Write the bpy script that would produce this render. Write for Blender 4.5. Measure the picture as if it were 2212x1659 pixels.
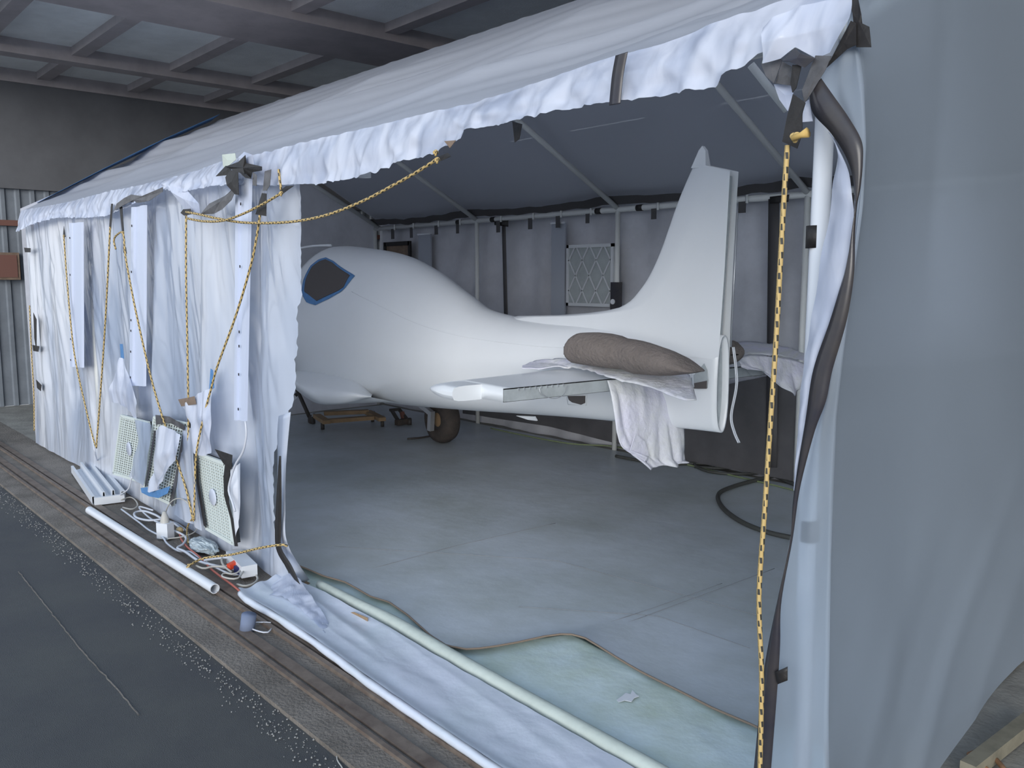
import bpy, bmesh, math, random
from mathutils import Vector, Matrix, noise
random.seed(7)
R = math.radians
for o in list(bpy.data.objects): bpy.data.objects.remove(o, do_unlink=True)
C = bpy.context.scene.collection

# ------------------------------------------------------------------ camera
F_PX, CX, CY = 1850.0, 1106.0, 829.5
PITCH = math.atan(225.5 / F_PX); YAW = R(41.6)
CAM = Vector((0, -2.0334, 1.62))
FW = Vector((-math.cos(YAW)*math.cos(PITCH), math.sin(YAW)*math.cos(PITCH), -math.sin(PITCH)))
RT = Vector((math.sin(YAW), math.cos(YAW), 0)); UP = RT.cross(FW)
cd = bpy.data.cameras.new('camera'); co = bpy.data.objects.new('camera', cd); C.objects.link(co)
cd.sensor_fit = 'HORIZONTAL'; cd.sensor_width = 36; cd.lens = F_PX/2212*36
cd.clip_start = .05; cd.clip_end = 300
co.matrix_world = Matrix(((RT.x, UP.x, -FW.x, CAM.x), (RT.y, UP.y, -FW.y, CAM.y), (RT.z, UP.z, -FW.z, CAM.z), (0, 0, 0, 1)))
bpy.context.scene.camera = co
# ------------------------------------------------------------------ world, light, exposure
w = bpy.data.worlds.new('sky'); bpy.context.scene.world = w; w.use_nodes = True
nt = w.node_tree; nt.nodes.clear()
out = nt.nodes.new('ShaderNodeOutputWorld'); bg = nt.nodes.new('ShaderNodeBackground')
tc = nt.nodes.new('ShaderNodeTexCoord'); sp = nt.nodes.new('ShaderNodeSeparateXYZ'); cr = nt.nodes.new('ShaderNodeValToRGB')
nt.links.new(tc.outputs['Generated'], sp.inputs[0]); nt.links.new(sp.outputs['Z'], cr.inputs[0])
cr.color_ramp.elements[0].color = (.93, .96, 1, 1); cr.color_ramp.elements[0].position = 0
cr.color_ramp.elements[1].color = (.52, .72, 1, 1); cr.color_ramp.elements[1].position = .8
nt.links.new(cr.outputs[0], bg.inputs[0]); bg.inputs[1].default_value = .95
nt.links.new(bg.outputs[0], out.inputs[0])
vs = bpy.context.scene.view_settings
bpy.context.scene.display_settings.display_device = 'sRGB'
vs.view_transform = 'Standard'; vs.look = 'None'; vs.gamma = 1; vs.use_curve_mapping = False
vs.exposure = 0.27
# low hazy sun on the open side, high on the left behind the photographer
sd = bpy.data.lights.new('sun', 'SUN'); so = bpy.data.objects.new('sun', sd); C.objects.link(so)
sd.energy = 2.9; sd.angle = R(40); sd.color = (1, .97, .92)
so.rotation_euler = Vector((-.66, .74, -.10)).to_track_quat('-Z', 'Y').to_euler()

# ------------------------------------------------------------------ helpers
def ray(u, v): return (FW*F_PX + RT*(u-CX) - UP*(v-CY)).normalized()
def at(u, v, ax, val):                      # the point of a real plane seen at a photograph position
    d = ray(u, v); i = 'xyz'.index(ax); return CAM + d*((val-CAM[i])/d[i])
def ys(pts, y): return [at(u, v, 'y', y) for u, v in pts]
def xs(pts, x): return [at(u, v, 'x', x) for u, v in pts]
def zs(pts, z): return [at(u, v, 'z', z) for u, v in pts]
def tag(o, label=None, cat=None, group=None, kind=None):
    if label: o['label'] = label
    if cat: o['category'] = cat
    if group: o['group'] = group
    if kind: o['kind'] = kind
    return o
def empty(name, loc, label=None, cat=None, group=None, kind=None):
    o = bpy.data.objects.new(name, None); C.objects.link(o); o.location = loc; o.empty_display_size = .1
    return tag(o, label, cat, group, kind)
def mesh(name, verts, faces, mat, parent=None, smooth=True, uvs=None, solid=0):
    me = bpy.data.meshes.new(name); me.from_pydata([tuple(v) for v in verts], [], faces); me.update()
    if uvs:
        ul = me.uv_layers.new(name='uv')
        for l in me.loops: ul.data[l.index].uv = uvs[l.vertex_index] if not callable(uvs) else uvs(l.index)
    if smooth: me.polygons.foreach_set('use_smooth', [True]*len(me.polygons))
    if mat: me.materials.append(mat)
    o = bpy.data.objects.new(name, me); C.objects.link(o)
    if parent:
        o.parent = parent; o.matrix_parent_inverse = Matrix.Translation(-Vector(world_loc(parent)))
    if solid:
        m = o.modifiers.new('thick', 'SOLIDIFY'); m.thickness = solid; m.offset = 0
    return o
def world_loc(o):
    return o.location + (world_loc(o.parent) + o.matrix_parent_inverse.translation if o.parent else Vector())
class MB:
    def __init__(s): s.v = []; s.f = []; s.uv = []
    def add(s, v, f, uv=None):
        b = len(s.v); s.v += [Vector(p) for p in v]; s.f += [tuple(i+b for i in q) for q in f]
        s.uv += uv if uv else [(0, 0)]*len(v); return s
    def box(s, c, size, rot=None):
        h = Vector(size)/2; vv = []
        for a in (-1, 1):
            for b in (-1, 1):
                for d in (-1, 1):
                    p = Vector((a*h.x, b*h.y, d*h.z))
                    if rot: p = rot @ p
                    vv.append(Vector(c)+p)
        return s.add(vv, [(0,1,3,2),(4,6,7,5),(0,4,5,1),(2,3,7,6),(0,2,6,4),(1,5,7,3)])
    def bar(s, a, b, wdt, hgt, up=(0,0,1)):
        a, b = Vector(a), Vector(b); d = (b-a); L = d.length; d.normalize(); sd_ = d.cross(Vector(up))
        if sd_.length < 1e-4: sd_ = Vector((1,0,0))
        sd_.normalize(); u = sd_.cross(d)
        rot = Matrix((d, sd_, u)).transposed()
        return s.box((a+b)/2, (L, wdt, hgt), rot)
    def tube(s, pts, r, n=8, cap=True, closed=False, vs=None):
        pts = [Vector(p) for p in pts]; N = len(pts)
        rr = r if isinstance(r, (list, tuple)) else [r]*N
        tans = []
        for i in range(N):
            a = pts[(i-1) % N] if (closed or i) else pts[0]; b = pts[(i+1) % N] if (closed or i < N-1) else pts[-1]
            t = b-a; tans.append(t.normalized() if t.length > 1e-9 else Vector((0,0,1)))
        nrm = tans[0].orthogonal().normalized(); vv = []; uv = []; L = 0
        for i in range(N):
            if i: L += (pts[i]-pts[i-1]).length
            nrm = (nrm - tans[i]*nrm.dot(tans[i]))
            nrm = nrm.normalized() if nrm.length > 1e-6 else tans[i].orthogonal().normalized()
            bn = tans[i].cross(nrm)
            for k in range(n):
                a = 2*math.pi*k/n; vv.append(pts[i]+(nrm*math.cos(a)+bn*math.sin(a))*rr[i]); uv.append((L, k/n))
        ff = []
        for i in range(N if closed else N-1):
            j = (i+1) % N
            for k in range(n): ff.append((i*n+k, i*n+(k+1)%n, j*n+(k+1)%n, j*n+k))
        if cap and not closed: ff += [tuple(range(n-1, -1, -1)), tuple((N-1)*n+k for k in range(n))]
        return s.add(vv, ff, uv)
    def lathe(s, c, axis, prof, n=24):       # prof: (radius, offset along axis)
        axis = Vector(axis).normalized(); a1 = axis.orthogonal().normalized(); a2 = axis.cross(a1); vv = []
        for r, h in prof:
            for k in range(n):
                a = 2*math.pi*k/n; vv.append(Vector(c)+axis*h+(a1*math.cos(a)+a2*math.sin(a))*r)
        ff = [(i*n+k, i*n+(k+1)%n, (i+1)*n+(k+1)%n, (i+1)*n+k) for i in range(len(prof)-1) for k in range(n)]
        return s.add(vv, ff)
    def build(s, name, mat, parent=None, smooth=False, solid=0):
        return mesh(name, s.v, s.f, mat, parent, smooth, s.uv, solid)
def smooth_pts(p, n=6, closed=False):        # Catmull-Rom
    p = [Vector(q) for q in p]; o = []; N = len(p)
    for i in range(N if closed else N-1):
        if closed: a, b, c, d = p[(i-1)%N], p[i], p[(i+1)%N], p[(i+2)%N]
        else: a, b, c, d = p[max(i-1,0)], p[i], p[i+1], p[min(i+2,N-1)]
        for k in range(n):
            t = k/n; o.append(.5*((2*b)+(c-a)*t+(2*a-5*b+4*c-d)*t*t+(3*b-a-3*c+d)*t**3))
    if not closed: o.append(p[-1])
    return o
def resample(p, n):
    p = [Vector(q) for q in p]; d = [0]
    for a, b in zip(p, p[1:]): d.append(d[-1]+(b-a).length)
    T = d[-1]; o = []; j = 0
    for i in range(n):
        t = T*i/(n-1)
        while j < len(p)-2 and d[j+1] < t: j += 1
        k = (t-d[j])/max(d[j+1]-d[j], 1e-9); o.append(p[j].lerp(p[j+1], min(max(k,0),1)))
    return o
def interp(tab, x):
    if x <= tab[0][0]: return tab[0][1]
    for (a, b), (c, d) in zip(tab, tab[1:]):
        if x <= c: return b+(d-b)*(x-a)/(c-a)
    return tab[-1][1]
def sinterp(tab, x):                         # smooth table lookup
    n = len(tab)
    if x <= tab[0][0]: return tab[0][1]
    if x >= tab[-1][0]: return tab[-1][1]
    for i in range(n-1):
        if x <= tab[i+1][0]:
            x0, y0 = tab[i]; x1, y1 = tab[i+1]
            def m(k):
                if k == 0: return (tab[1][1]-tab[0][1])/(tab[1][0]-tab[0][0])
                if k == n-1: return (tab[-1][1]-tab[-2][1])/(tab[-1][0]-tab[-2][0])
                return (tab[k+1][1]-tab[k-1][1])/(tab[k+1][0]-tab[k-1][0])
            h = x1-x0; t = (x-x0)/h
            return (2*t**3-3*t*t+1)*y0+(t**3-2*t*t+t)*h*m(i)+(-2*t**3+3*t*t)*y1+(t**3-t*t)*h*m(i+1)
def nz(x, y, z=0): return noise.noise(Vector((x, y, z)))
def ridge(x, y, z=0): return 1-abs(noise.noise(Vector((x, y, z))))*2
def patch(name, curves, nu, nv, mat, parent=None, fn=None, solid=0, lin=True):
    cs = [resample(c, nu) for c in curves]
    K = len(cs)-1; vv = []
    cols = []
    for i in range(nu):
        line = [c[i] for c in cs]
        if lin: cols.append(resample_param(line, nv))
        else:
            sp_ = smooth_pts(line, 8); cols.append(resample(sp_, nv))
    for j in range(nv):
        for i in range(nu):
            p = cols[i][j].copy()
            if fn: p = p+fn(p, i/(nu-1), j/(nv-1))
            vv.append(p)
    ff = [(j*nu+i, j*nu+i+1, (j+1)*nu+i+1, (j+1)*nu+i) for j in range(nv-1) for i in range(nu-1)]
    return mesh(name, vv, ff, mat, parent, True, [(i/(nu-1), j/(nv-1)) for j in range(nv) for i in range(nu)], solid)
def resample_param(line, nv):
    K = len(line)-1; o = []
    for j in range(nv):
        t = K*j/(nv-1); k = min(int(t), K-1); o.append(line[k].lerp(line[k+1], t-k))
    return o
def rnd(a, b): return random.uniform(a, b)

# ------------------------------------------------------------------ materials
def mat(name, col, rough=.6, metal=0, noise_scale=0, noise_amt=.15, bump=0, bump_scale=30, col2=None, spec=.5, trans=0, clear=0, tl_col=None, tlc=0, film=None, bstretch=None, blur=0):
    """principled base; col2 = colour mixed in by noise; trans = see-through share; clear = translucent share"""
    m = bpy.data.materials.new(name); m.use_nodes = True; t = m.node_tree; t.nodes.clear()
    o = t.nodes.new('ShaderNodeOutputMaterial'); b = t.nodes.new('ShaderNodeBsdfPrincipled')
    b.inputs['Base Color'].default_value = (*col, 1); b.inputs['Roughness'].default_value = rough
    b.inputs['Metallic'].default_value = metal; b.inputs['Specular IOR Level'].default_value = spec
    tcn = t.nodes.new('ShaderNodeTexCoord')
    colsock = None
    if noise_scale:
        n = t.nodes.new('ShaderNodeTexNoise'); n.inputs['Scale'].default_value = noise_scale; n.inputs['Detail'].default_value = 6
        n.inputs['Roughness'].default_value = .65
        t.links.new(tcn.outputs['Object'], n.inputs['Vector'])
        mx = t.nodes.new('ShaderNodeMix'); mx.data_type = 'RGBA'
        c2 = col2 or tuple(c*(1-noise_amt*2) for c in col)
        mx.inputs[6].default_value = (*col, 1); mx.inputs[7].default_value = (*c2, 1)
        mr = t.nodes.new('ShaderNodeMapRange'); mr.inputs[1].default_value = .38; mr.inputs[2].default_value = .68
        t.links.new(n.outputs['Fac'], mr.inputs[0]); t.links.new(mr.outputs[0], mx.inputs[0])
        t.links.new(mx.outputs[2], b.inputs['Base Color']); colsock = mx.outputs[2]
    bp = None
    if bump:
        n2 = t.nodes.new('ShaderNodeTexNoise'); n2.inputs['Scale'].default_value = bump_scale; n2.inputs['Detail'].default_value = 5
        if bstretch:
            mp = t.nodes.new('ShaderNodeMapping'); mp.inputs['Scale'].default_value = bstretch
            t.links.new(tcn.outputs['Object'], mp.inputs[0]); t.links.new(mp.outputs[0], n2.inputs['Vector']); n2.inputs['Distortion'].default_value = .6
            n2.noise_type = 'RIDGED_MULTIFRACTAL'
        else: t.links.new(tcn.outputs['Object'], n2.inputs['Vector'])
        bp = t.nodes.new('ShaderNodeBump'); bp.inputs['Strength'].default_value = bump; bp.inputs['Distance'].default_value = .02
        t.links.new(n2.outputs['Fac'], bp.inputs['Height']); t.links.new(bp.outputs[0], b.inputs['Normal'])
    last = b.outputs[0]
    if clear:
        tl = t.nodes.new('ShaderNodeBsdfTranslucent'); tl.inputs[0].default_value = (*(tl_col or col), 1)
        if bp: t.links.new(bp.outputs[0], tl.inputs['Normal'])
        mx = t.nodes.new('ShaderNodeMixShader'); mx.inputs[0].default_value = clear
        t.links.new(last, mx.inputs[1]); t.links.new(tl.outputs[0], mx.inputs[2]); last = mx.outputs[0]
    if trans:
        tp = t.nodes.new('ShaderNodeBsdfTransparent'); mx = t.nodes.new('ShaderNodeMixShader'); mx.inputs[0].default_value = trans
        tp.inputs[0].default_value = (.92, .96, 1, 1)
        if film:      # the film is thinner or single in places: see-through share varies in long streaks
            mp = t.nodes.new('ShaderNodeMapping'); mp.inputs['Scale'].default_value = film[:3]
            nf = t.nodes.new('ShaderNodeTexNoise'); nf.inputs['Scale'].default_value = 1; nf.inputs['Detail'].default_value = 4; nf.inputs['Distortion'].default_value = .8
            mr2 = t.nodes.new('ShaderNodeMapRange'); mr2.inputs[1].default_value = .40; mr2.inputs[2].default_value = .62; mr2.inputs[3].default_value = trans; mr2.inputs[4].default_value = film[3]
            t.links.new(tcn.outputs['Object'], mp.inputs[0]); t.links.new(mp.outputs[0], nf.inputs['Vector']); t.links.new(nf.outputs['Fac'], mr2.inputs[0]); t.links.new(mr2.outputs[0], mx.inputs[0])
            cm = t.nodes.new('ShaderNodeMix'); cm.data_type = 'RGBA'; cm.inputs[6].default_value = (*col, 1); cm.inputs[7].default_value = (*film[4], 1)   # doubled film is whiter, single film bluer
            mr3 = t.nodes.new('ShaderNodeMapRange'); mr3.inputs[1].default_value = .40; mr3.inputs[2].default_value = .66
            t.links.new(nf.outputs['Fac'], mr3.inputs[0]); t.links.new(mr3.outputs[0], cm.inputs[0]); t.links.new(cm.outputs[2], b.inputs['Base Color'])
        t.links.new(last, mx.inputs[1]); t.links.new(tp.outputs[0], mx.inputs[2]); last = mx.outputs[0]
    if blur:         # frosted film: what touches it shows, what is far behind it blurs
        rf = t.nodes.new('ShaderNodeBsdfRefraction'); rf.inputs['IOR'].default_value = 1.12; rf.inputs['Roughness'].default_value = .5
        rf.inputs[0].default_value = (.85, .92, 1, 1); mx = t.nodes.new('ShaderNodeMixShader'); mx.inputs[0].default_value = blur
        t.links.new(last, mx.inputs[1]); t.links.new(rf.outputs[0], mx.inputs[2]); last = mx.outputs[0]
    t.links.new(last, o.inputs[0])
    m['bsdf'] = b.name
    return m
M = {}
M['plastic'] = mat('clear_poly_front', (.78, .81, .88), .13, clear=.22, trans=.01, bump=.6, bump_scale=1, spec=1, film=(1.7, 1.7, .38, .16, (.43, .51, .67)), bstretch=(9, 9, 2.2))
M['valance'] = mat('clear_poly_valance', (.72, .76, .88), .25, clear=.25, trans=.02, bump=.3, bump_scale=1, spec=.6, film=(6, 6, 3, .15, (.52, .58, .74)), bstretch=(12, 12, 4))
M['roof_poly'] = mat('clear_poly_roof', (.72, .76, .86), .42, clear=.45, trans=.05, bump=.12, bump_scale=6)
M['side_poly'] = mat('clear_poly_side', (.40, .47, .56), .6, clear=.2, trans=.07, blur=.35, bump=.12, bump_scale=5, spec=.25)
M['back_poly'] = mat('clear_poly_back', (.80, .82, .90), .5, clear=.3, trans=.02, bump=.3, bump_scale=4, noise_scale=2.5, noise_amt=.12)
M['skirt'] = mat('floor_plastic', (.66, .70, .80), .38, noise_scale=3, noise_amt=.05, bump=.25, bump_scale=12, col2=(.60, .66, .73))
M['tape'] = mat('black_tape', (.02, .018, .018), .55, noise_scale=15, noise_amt=.2, bump=.2, bump_scale=30)
M['tape_in'] = mat('glare_lifted_black_tape', (.07, .067, .07), .6)  # black tape inside the tent, veiling glare painted in as a lighter colour
M['tape_grey'] = mat('grey_tape_back', (.11, .11, .12), .4, noise_scale=9, col2=(.04, .038, .04), bump=.2, bump_scale=20)
M['tape_sheen'] = mat('dusty_tape', (.03, .03, .042), .32, noise_scale=6, col2=(.055, .05, .05))
M['bluetape'] = mat('blue_masking_tape', (.09, .24, .50), .6, noise_scale=30, noise_amt=.1)
M['pvc'] = mat('white_pvc', (.68, .71, .76), .3)
M['pvc_in'] = mat('grey_pvc', (.68, .70, .70), .5)
M['white_metal'] = mat('white_painted_channel', (.56, .62, .77), .4)
M['paint'] = mat('white_aircraft_primer', (.78, .81, .84), .28, noise_scale=1.3, noise_amt=.02, spec=.5)
M['paint_in'] = mat('grey_primer_inside', (.42, .46, .48), .5, noise_scale=12, noise_amt=.1)
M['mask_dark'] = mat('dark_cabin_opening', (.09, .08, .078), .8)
M['tyre'] = mat('dusty_tyre', (.075, .06, .052), .8, noise_scale=14, col2=(.045, .04, .038), bump=.3, bump_scale=60)
M['alu'] = mat('brushed_aluminium', (.5, .52, .55), .4, metal=.6)
M['bag'] = mat('brown_canvas_bag', (.20, .172, .158), .9, noise_scale=6, noise_amt=.12, bump=.6, bump_scale=45)
M['cloth'] = mat('white_cotton', (.72, .72, .84), .85, noise_scale=3.5, col2=(.70, .72, .70), bump=.4, bump_scale=30)
M['asphalt'] = mat('asphalt', (.082, .084, .090), .85, noise_scale=1.2, col2=(.105, .107, .105), bump=.5, bump_scale=300, spec=.25)
M['concrete'] = mat('worn_concrete', (.22, .195, .17), .85, noise_scale=3, col2=(.12, .105, .09), bump=.6, bump_scale=70)
M['bounce_ground'] = mat('pale_concrete', (.55, .53, .50), .85, noise_scale=.5, noise_amt=.05)
M['hfloor'] = mat('hangar_floor', (.32, .31, .28), .8, noise_scale=4, noise_amt=.2, bump=.2, bump_scale=40)
M['track'] = mat('rusty_track', (.21, .17, .14), .6, noise_scale=12, col2=(.12, .09, .075), metal=.2)
M['gravel'] = mat('pale_gravel', (.34, .34, .33), .8, noise_scale=40, noise_amt=.25)
M['card'] = mat('floor_cover', (.54, .59, .64), .35, noise_scale=1.1, col2=(.40, .44, .44), bump=.15, bump_scale=10)
M['card_edge'] = mat('cardboard_edge', (.22, .17, .13), .85)
M['joint'] = mat('joint_grey', (.27, .28, .30), .7)  # a darker grey than the floor cover
M['drop'] = mat('drop_cloth', (.62, .73, .76), .5, noise_scale=1.8, col2=(.46, .55, .47), bump=.3, bump_scale=10)
M['roll'] = mat('cream_roll', (.58, .64, .58), .5, noise_scale=5, noise_amt=.06, bump=.2, bump_scale=20)
M['steel'] = mat('galvanised_siding', (.25, .28, .32), .42, metal=.3, noise_scale=3, noise_amt=.12)
M['darkwall'] = mat('dark_header_panel', (.125, .13, .145), .8, noise_scale=2, noise_amt=.1)
M['ceil'] = mat('ceiling_insulation', (.90, .93, .94), .8, noise_scale=3, noise_amt=.06, bump=.2, bump_scale=60)
M['beam'] = mat('dark_roof_beam', (.44, .40, .41), .7, noise_scale=3, noise_amt=.1)
M['wood'] = mat('plywood', (.34, .23, .13), .7, noise_scale=9, noise_amt=.15)
M['wood_grey'] = mat('weathered_timber', (.27, .25, .19), .8, noise_scale=8, noise_amt=.2)
M['grille'] = mat('white_louvre_grid', (.62, .68, .66), .5)
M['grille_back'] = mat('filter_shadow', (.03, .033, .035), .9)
M['cable'] = mat('white_cable', (.60, .63, .70), .45)
M['cable_cream'] = mat('cream_cable', (.46, .45, .42), .5)
M['cable_red'] = mat('red_cable', (.42, .12, .09), .5)
M['red'] = mat('red_switch', (.65, .07, .03), .4)
M['navy'] = mat('navy_plug', (.02, .025, .10), .5)
M['hose'] = mat('black_rubber_hose', (.06, .062, .058), .6)
M['hose_green'] = mat('green_cord', (.20, .25, .13), .6)
M['hose_brown'] = mat('brown_air_hose', (.28, .15, .08), .5)
M['filter_media'] = mat('filter_media', (.36, .40, .42), .8, noise_scale=8, noise_amt=.08)
M['brownframe'] = mat('brown_kraft', (.22, .16, .12), .8, noise_scale=9, noise_amt=.2)
M['redrail'] = mat('dull_red_rail', (.16, .075, .06), .7)
M['darksheet'] = mat('black_sheet', (.10, .098, .105), .6, noise_scale=3, noise_amt=.15)
M['caster'] = mat('dark_caster', (.05, .045, .042), .6)
M['greyfoam'] = mat('grey_foam_plug', (.17, .21, .31), .8)
M['bulb'] = mat('cork_yellow', (.5, .38, .2), .6)
M['foil'] = mat('crumpled_plastic_bag', (.45, .52, .56), .3, bump=.8, bump_scale=40)
def rope_mat():
    m = bpy.data.materials.new('braided_yellow_rope'); m.use_nodes = True; t = m.node_tree; b = t.nodes['Principled BSDF']
    b.inputs['Roughness'].default_value = .6
    uv = t.nodes.new('ShaderNodeUVMap'); uv.uv_map = 'uv'; s = t.nodes.new('ShaderNodeSeparateXYZ'); t.links.new(uv.outputs[0], s.inputs[0])
    def mth(op, a, b_):
        n = t.nodes.new('ShaderNodeMath'); n.operation = op
        for k, x in ((0, a), (1, b_)):
            if isinstance(x, (int, float)): n.inputs[k].default_value = x
            elif x is not None: t.links.new(x, n.inputs[k])
        return n.outputs[0]
    a = mth('MULTIPLY', s.outputs[0], 30); c = mth('MULTIPLY', s.outputs[1], 2.0)
    vt = mth('ADD', mth('MULTIPLY', s.outputs[1], 4.0), mth('MULTIPLY', s.outputs[0], 10.0)); rw_ = mth('MODULO', mth('FLOOR', vt, None), 2.0)
    h1 = mth('FRACT', mth('ADD', a, mth('MULTIPLY', rw_, .5)), None)
    h2 = mth('FRACT', vt, None)
    d = mth('LESS_THAN', h1, .46); e = mth('LESS_THAN', h2, .66); f = mth('MULTIPLY', d, e)
    mx = t.nodes.new('ShaderNodeMix'); mx.data_type = 'RGBA'; mx.inputs[6].default_value = (.56, .40, .16, 1); mx.inputs[7].default_value = (.035, .035, .03, 1)
    t.links.new(f, mx.inputs[0]); t.links.new(mx.outputs[2], b.inputs['Base Color'])
    bp = t.nodes.new('ShaderNodeBump'); bp.inputs['Strength'].default_value = .6; bp.inputs['Distance'].default_value = .003
    t.links.new(h1, bp.inputs['Height']); t.links.new(bp.outputs[0], b.inputs['Normal'])
    return m
M['rope'] = rope_mat()
M['rope_end'] = mat('frayed_rope_end', (.62, .42, .14), .8)

# ================================================================== SETTING
def plane(name, x0, x1, y0, y1, z, m, thick=.12, parent=None):
    o = MB().box(((x0+x1)/2, (y0+y1)/2, z-thick/2), (x1-x0, y1-y0, thick)).build(name, m, parent)
    if not parent: tag(o, kind='structure')
    return o
HC = 4.2; WX = -12.5
plane('floor', WX, 7, 0.02, 9, -0.002, M['hfloor'])
plane('concrete_sill', WX, 7, -.64, .02, -0.002, M['concrete'])
plane('ground', -60, 60, -7, -.64, -.02, M['asphalt'])
plane('bounce_ground', -60, 60, -70, -7, -.02, M['bounce_ground'])  # unseen ground, added pale to bounce light up to ceiling and hull
tag(bpy.data.objects['bounce_ground'], 'unseen pale concrete ground beyond the asphalt, added to bounce light')
tag(bpy.data.objects['floor'], 'hangar floor slab inside the door line')
tag(bpy.data.objects['concrete_sill'], 'strip of worn brown concrete at the hangar door line')
tag(bpy.data.objects['ground'], 'dark grey asphalt apron in front of the hangar')
def track(name, y, w_, h_, x1=7, x0=WX):
    b = MB()
    b.box(((x0+x1)/2, y, h_/2-.002), (x1-x0, w_, h_)).box(((x0+x1)/2, y+.055, .004), (x1-x0, .05, .012))
    return tag(b.build(name, M['track']), 'low rusty door track set in the concrete', kind='structure')
track('trim_1', -.33, .022, .018); track('trim_2', -.50, .02, .014)
# gravel between asphalt and concrete
b = MB()
for i in range(1500):
    x = -8.5+7.7*random.random()**.8; y = -.70+random.gauss(0, .035); r = rnd(.002, .0065)
    c = Vector((x, y, -.018+r*.5)); v = [c+Vector((rnd(.6,1)*r*a, rnd(.6,1)*r*bb, rnd(.5,.9)*r*cc)) for a, bb, cc in ((1,0,0),(-1,0,0),(0,1,0),(0,-1,0),(0,0,1),(0,0,-1))]
    b.add(v, [(0,2,4),(2,1,4),(1,3,4),(3,0,4),(2,0,5),(1,2,5),(3,1,5),(0,3,5)])
tag(b.build('gravel', M['gravel']), 'pale loose gravel chips along the edge of the asphalt', 'gravel', kind='stuff')
# walls of the hangar
wl = empty('wall_left', (WX, 0, 0), kind='structure')
b = MB(); xx = WX
prof = []
for k in range(60):
    y0 = -1.2+k*.17
    prof += [(y0, 0), (y0+.10, 0), (y0+.115, .03), (y0+.155, .03)]
def sheet(y_lo, y_hi):
    pr = [p for p in prof if y_lo-1e-6 <= p[0] <= y_hi+1e-6]
    v = []; f = []
    for y, d in pr: v += [(xx+d, y, 0), (xx+d, y, 2.76)]
    for i in range(len(pr)-1): f.append((2*i, 2*i+1, 2*i+3, 2*i+2))
    return v, f
n_s = 10
for k in range(n_s):
    lo = -1.2+k*1.02; v, f = sheet(lo, lo+1.02+.001)
    mesh('siding_panel', v, f, M['steel'], wl, False, solid=.004)
MB().box((WX-.1, 3.9, 1.38), (.12, 10.4, 2.76)).build('wall_backing', M['darkwall'], wl)
MB().box((WX-.02, 3.9, (2.76+HC)/2), (.2, 10.4, HC-2.76)).build('upper_panel', M['darkwall'], wl)
MB().box((WX+.07, 3.9, 2.33), (.06, 10.4, .07)).build('girt', M['redrail'], wl)
bx = empty('utility_box', (WX+.12, .3, 1.7), 'dull brown utility box mounted on the corrugated wall', 'box')
p = at(12, 575, 'x', WX+.12)
MB().box((WX+.1, p.y, p.z), (.14, .3, .34)).build('box_body', M['brownframe'], bx)
MB().box((WX+.175, p.y, p.z), (.01, .24, .28)).build('box_cover', M['redrail'], bx)
tag(MB().box((-2.75, 9.1, HC/2), (19.7, .2, HC)).build('wall_back', M['darkwall']), kind='structure')
tag(MB().box((7.1, 4.0, HC/2), (.2, 10.2, HC)).build('wall_right', M['darkwall']), kind='structure')
# ceiling: panels between purlins and rafters
ce = empty('ceiling', (0, 0, HC), kind='structure')
MB().box((-2.75, 4.1, HC+.12), (19.7, 10.0, .04)).build('roof_deck', M['darkwall'], ce)
raf = [(-12.5, .2), (-10.95, .22), (-8.22, 1.0), (-5.2, .5), (-2.4, .4), (.6, .4), (3.6, .4), (6.8, .3)]
pur = [-.85, .05, 1.0, 2.1, 3.15, 4.2, 5.25, 6.3, 7.35, 8.6]
for i in range(len(raf)-1):
    for j in range(len(pur)-1):
        x0 = raf[i][0]+raf[i][1]/2-.02; x1 = raf[i+1][0]-raf[i+1][1]/2+.02
        MB().box(((x0+x1)/2, (pur[j]+pur[j+1])/2, HC+.06), (x1-x0, pur[j+1]-pur[j]-.01, .06)).build('ceiling_panel', M['ceil'], ce)
for x, w_ in raf:
    MB().box((x, 4.0, HC-.05), (w_, 9.9, .16)).build('rafter', M['beam'], ce)
for y in pur:
    MB().box((-2.75, y, HC-.015), (19.5, .15, .09)).build('purlin', M['beam'], ce)

# ================================================================== PAINT BOOTH
XL, XR, YB, ZE, YR, ZR = -9.35, -1.1, 4.05, 2.26, 2.05, 3.38
booth = empty('paint_booth', (-5.2, 2.0, 0), 'home-made spray tent of white pipe frame and clear plastic sheeting around the aircraft', 'tent')
def pipe(name, a, b_, r=.024, m=None, n=14, label=None):
    o = MB().tube([a, b_], r, n).build(name, m or M['pvc_in'], booth, True)
    if label: tag(o, label)
    return o
# frame pipes
cp = MB().tube([(XR-.005, 0, 0), (XR-.025, 0, 1.05), (XR-.02, 0, 2.22)], .0235, 20).build('corner_post', M['pvc'], booth, True)
tag(cp, 'bright white corner post at the open side')
p = at(1764, 512, 'y', 0); MB().tube([(p.x, 0, p.z-.028), (p.x, 0, p.z+.028)], .0262, 20).build('tape_band', M['tape'], cp, True)
p = at(1749, 1147, 'y', 0); MB().tube([(XR-.018, 0, p.z-.028), (XR-.018, 0, p.z+.028)], .0262, 20).build('tape_band', M['tape'], cp, True)
for x in (XL, -7.4, -5.4):
    pipe('post', (x, .04, 0), (x, .04, ZE))
for x in (-9.45, -7.4, -5.35, -3.45, XR):
    o = pipe('post', (x, YB-.03, 0), (x, YB-.03, ZE))
pipe('eave_pipe', (XL, .04, ZE-.03), (XR, .04, ZE-.03), .022)
pipe('eave_pipe', (-9.45, YB-.03, ZE), (XR, YB-.03, ZE), .026)
pipe('ridge_pipe', (XL, YR, ZR-.10), (XR, YR, ZR-.10))
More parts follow.
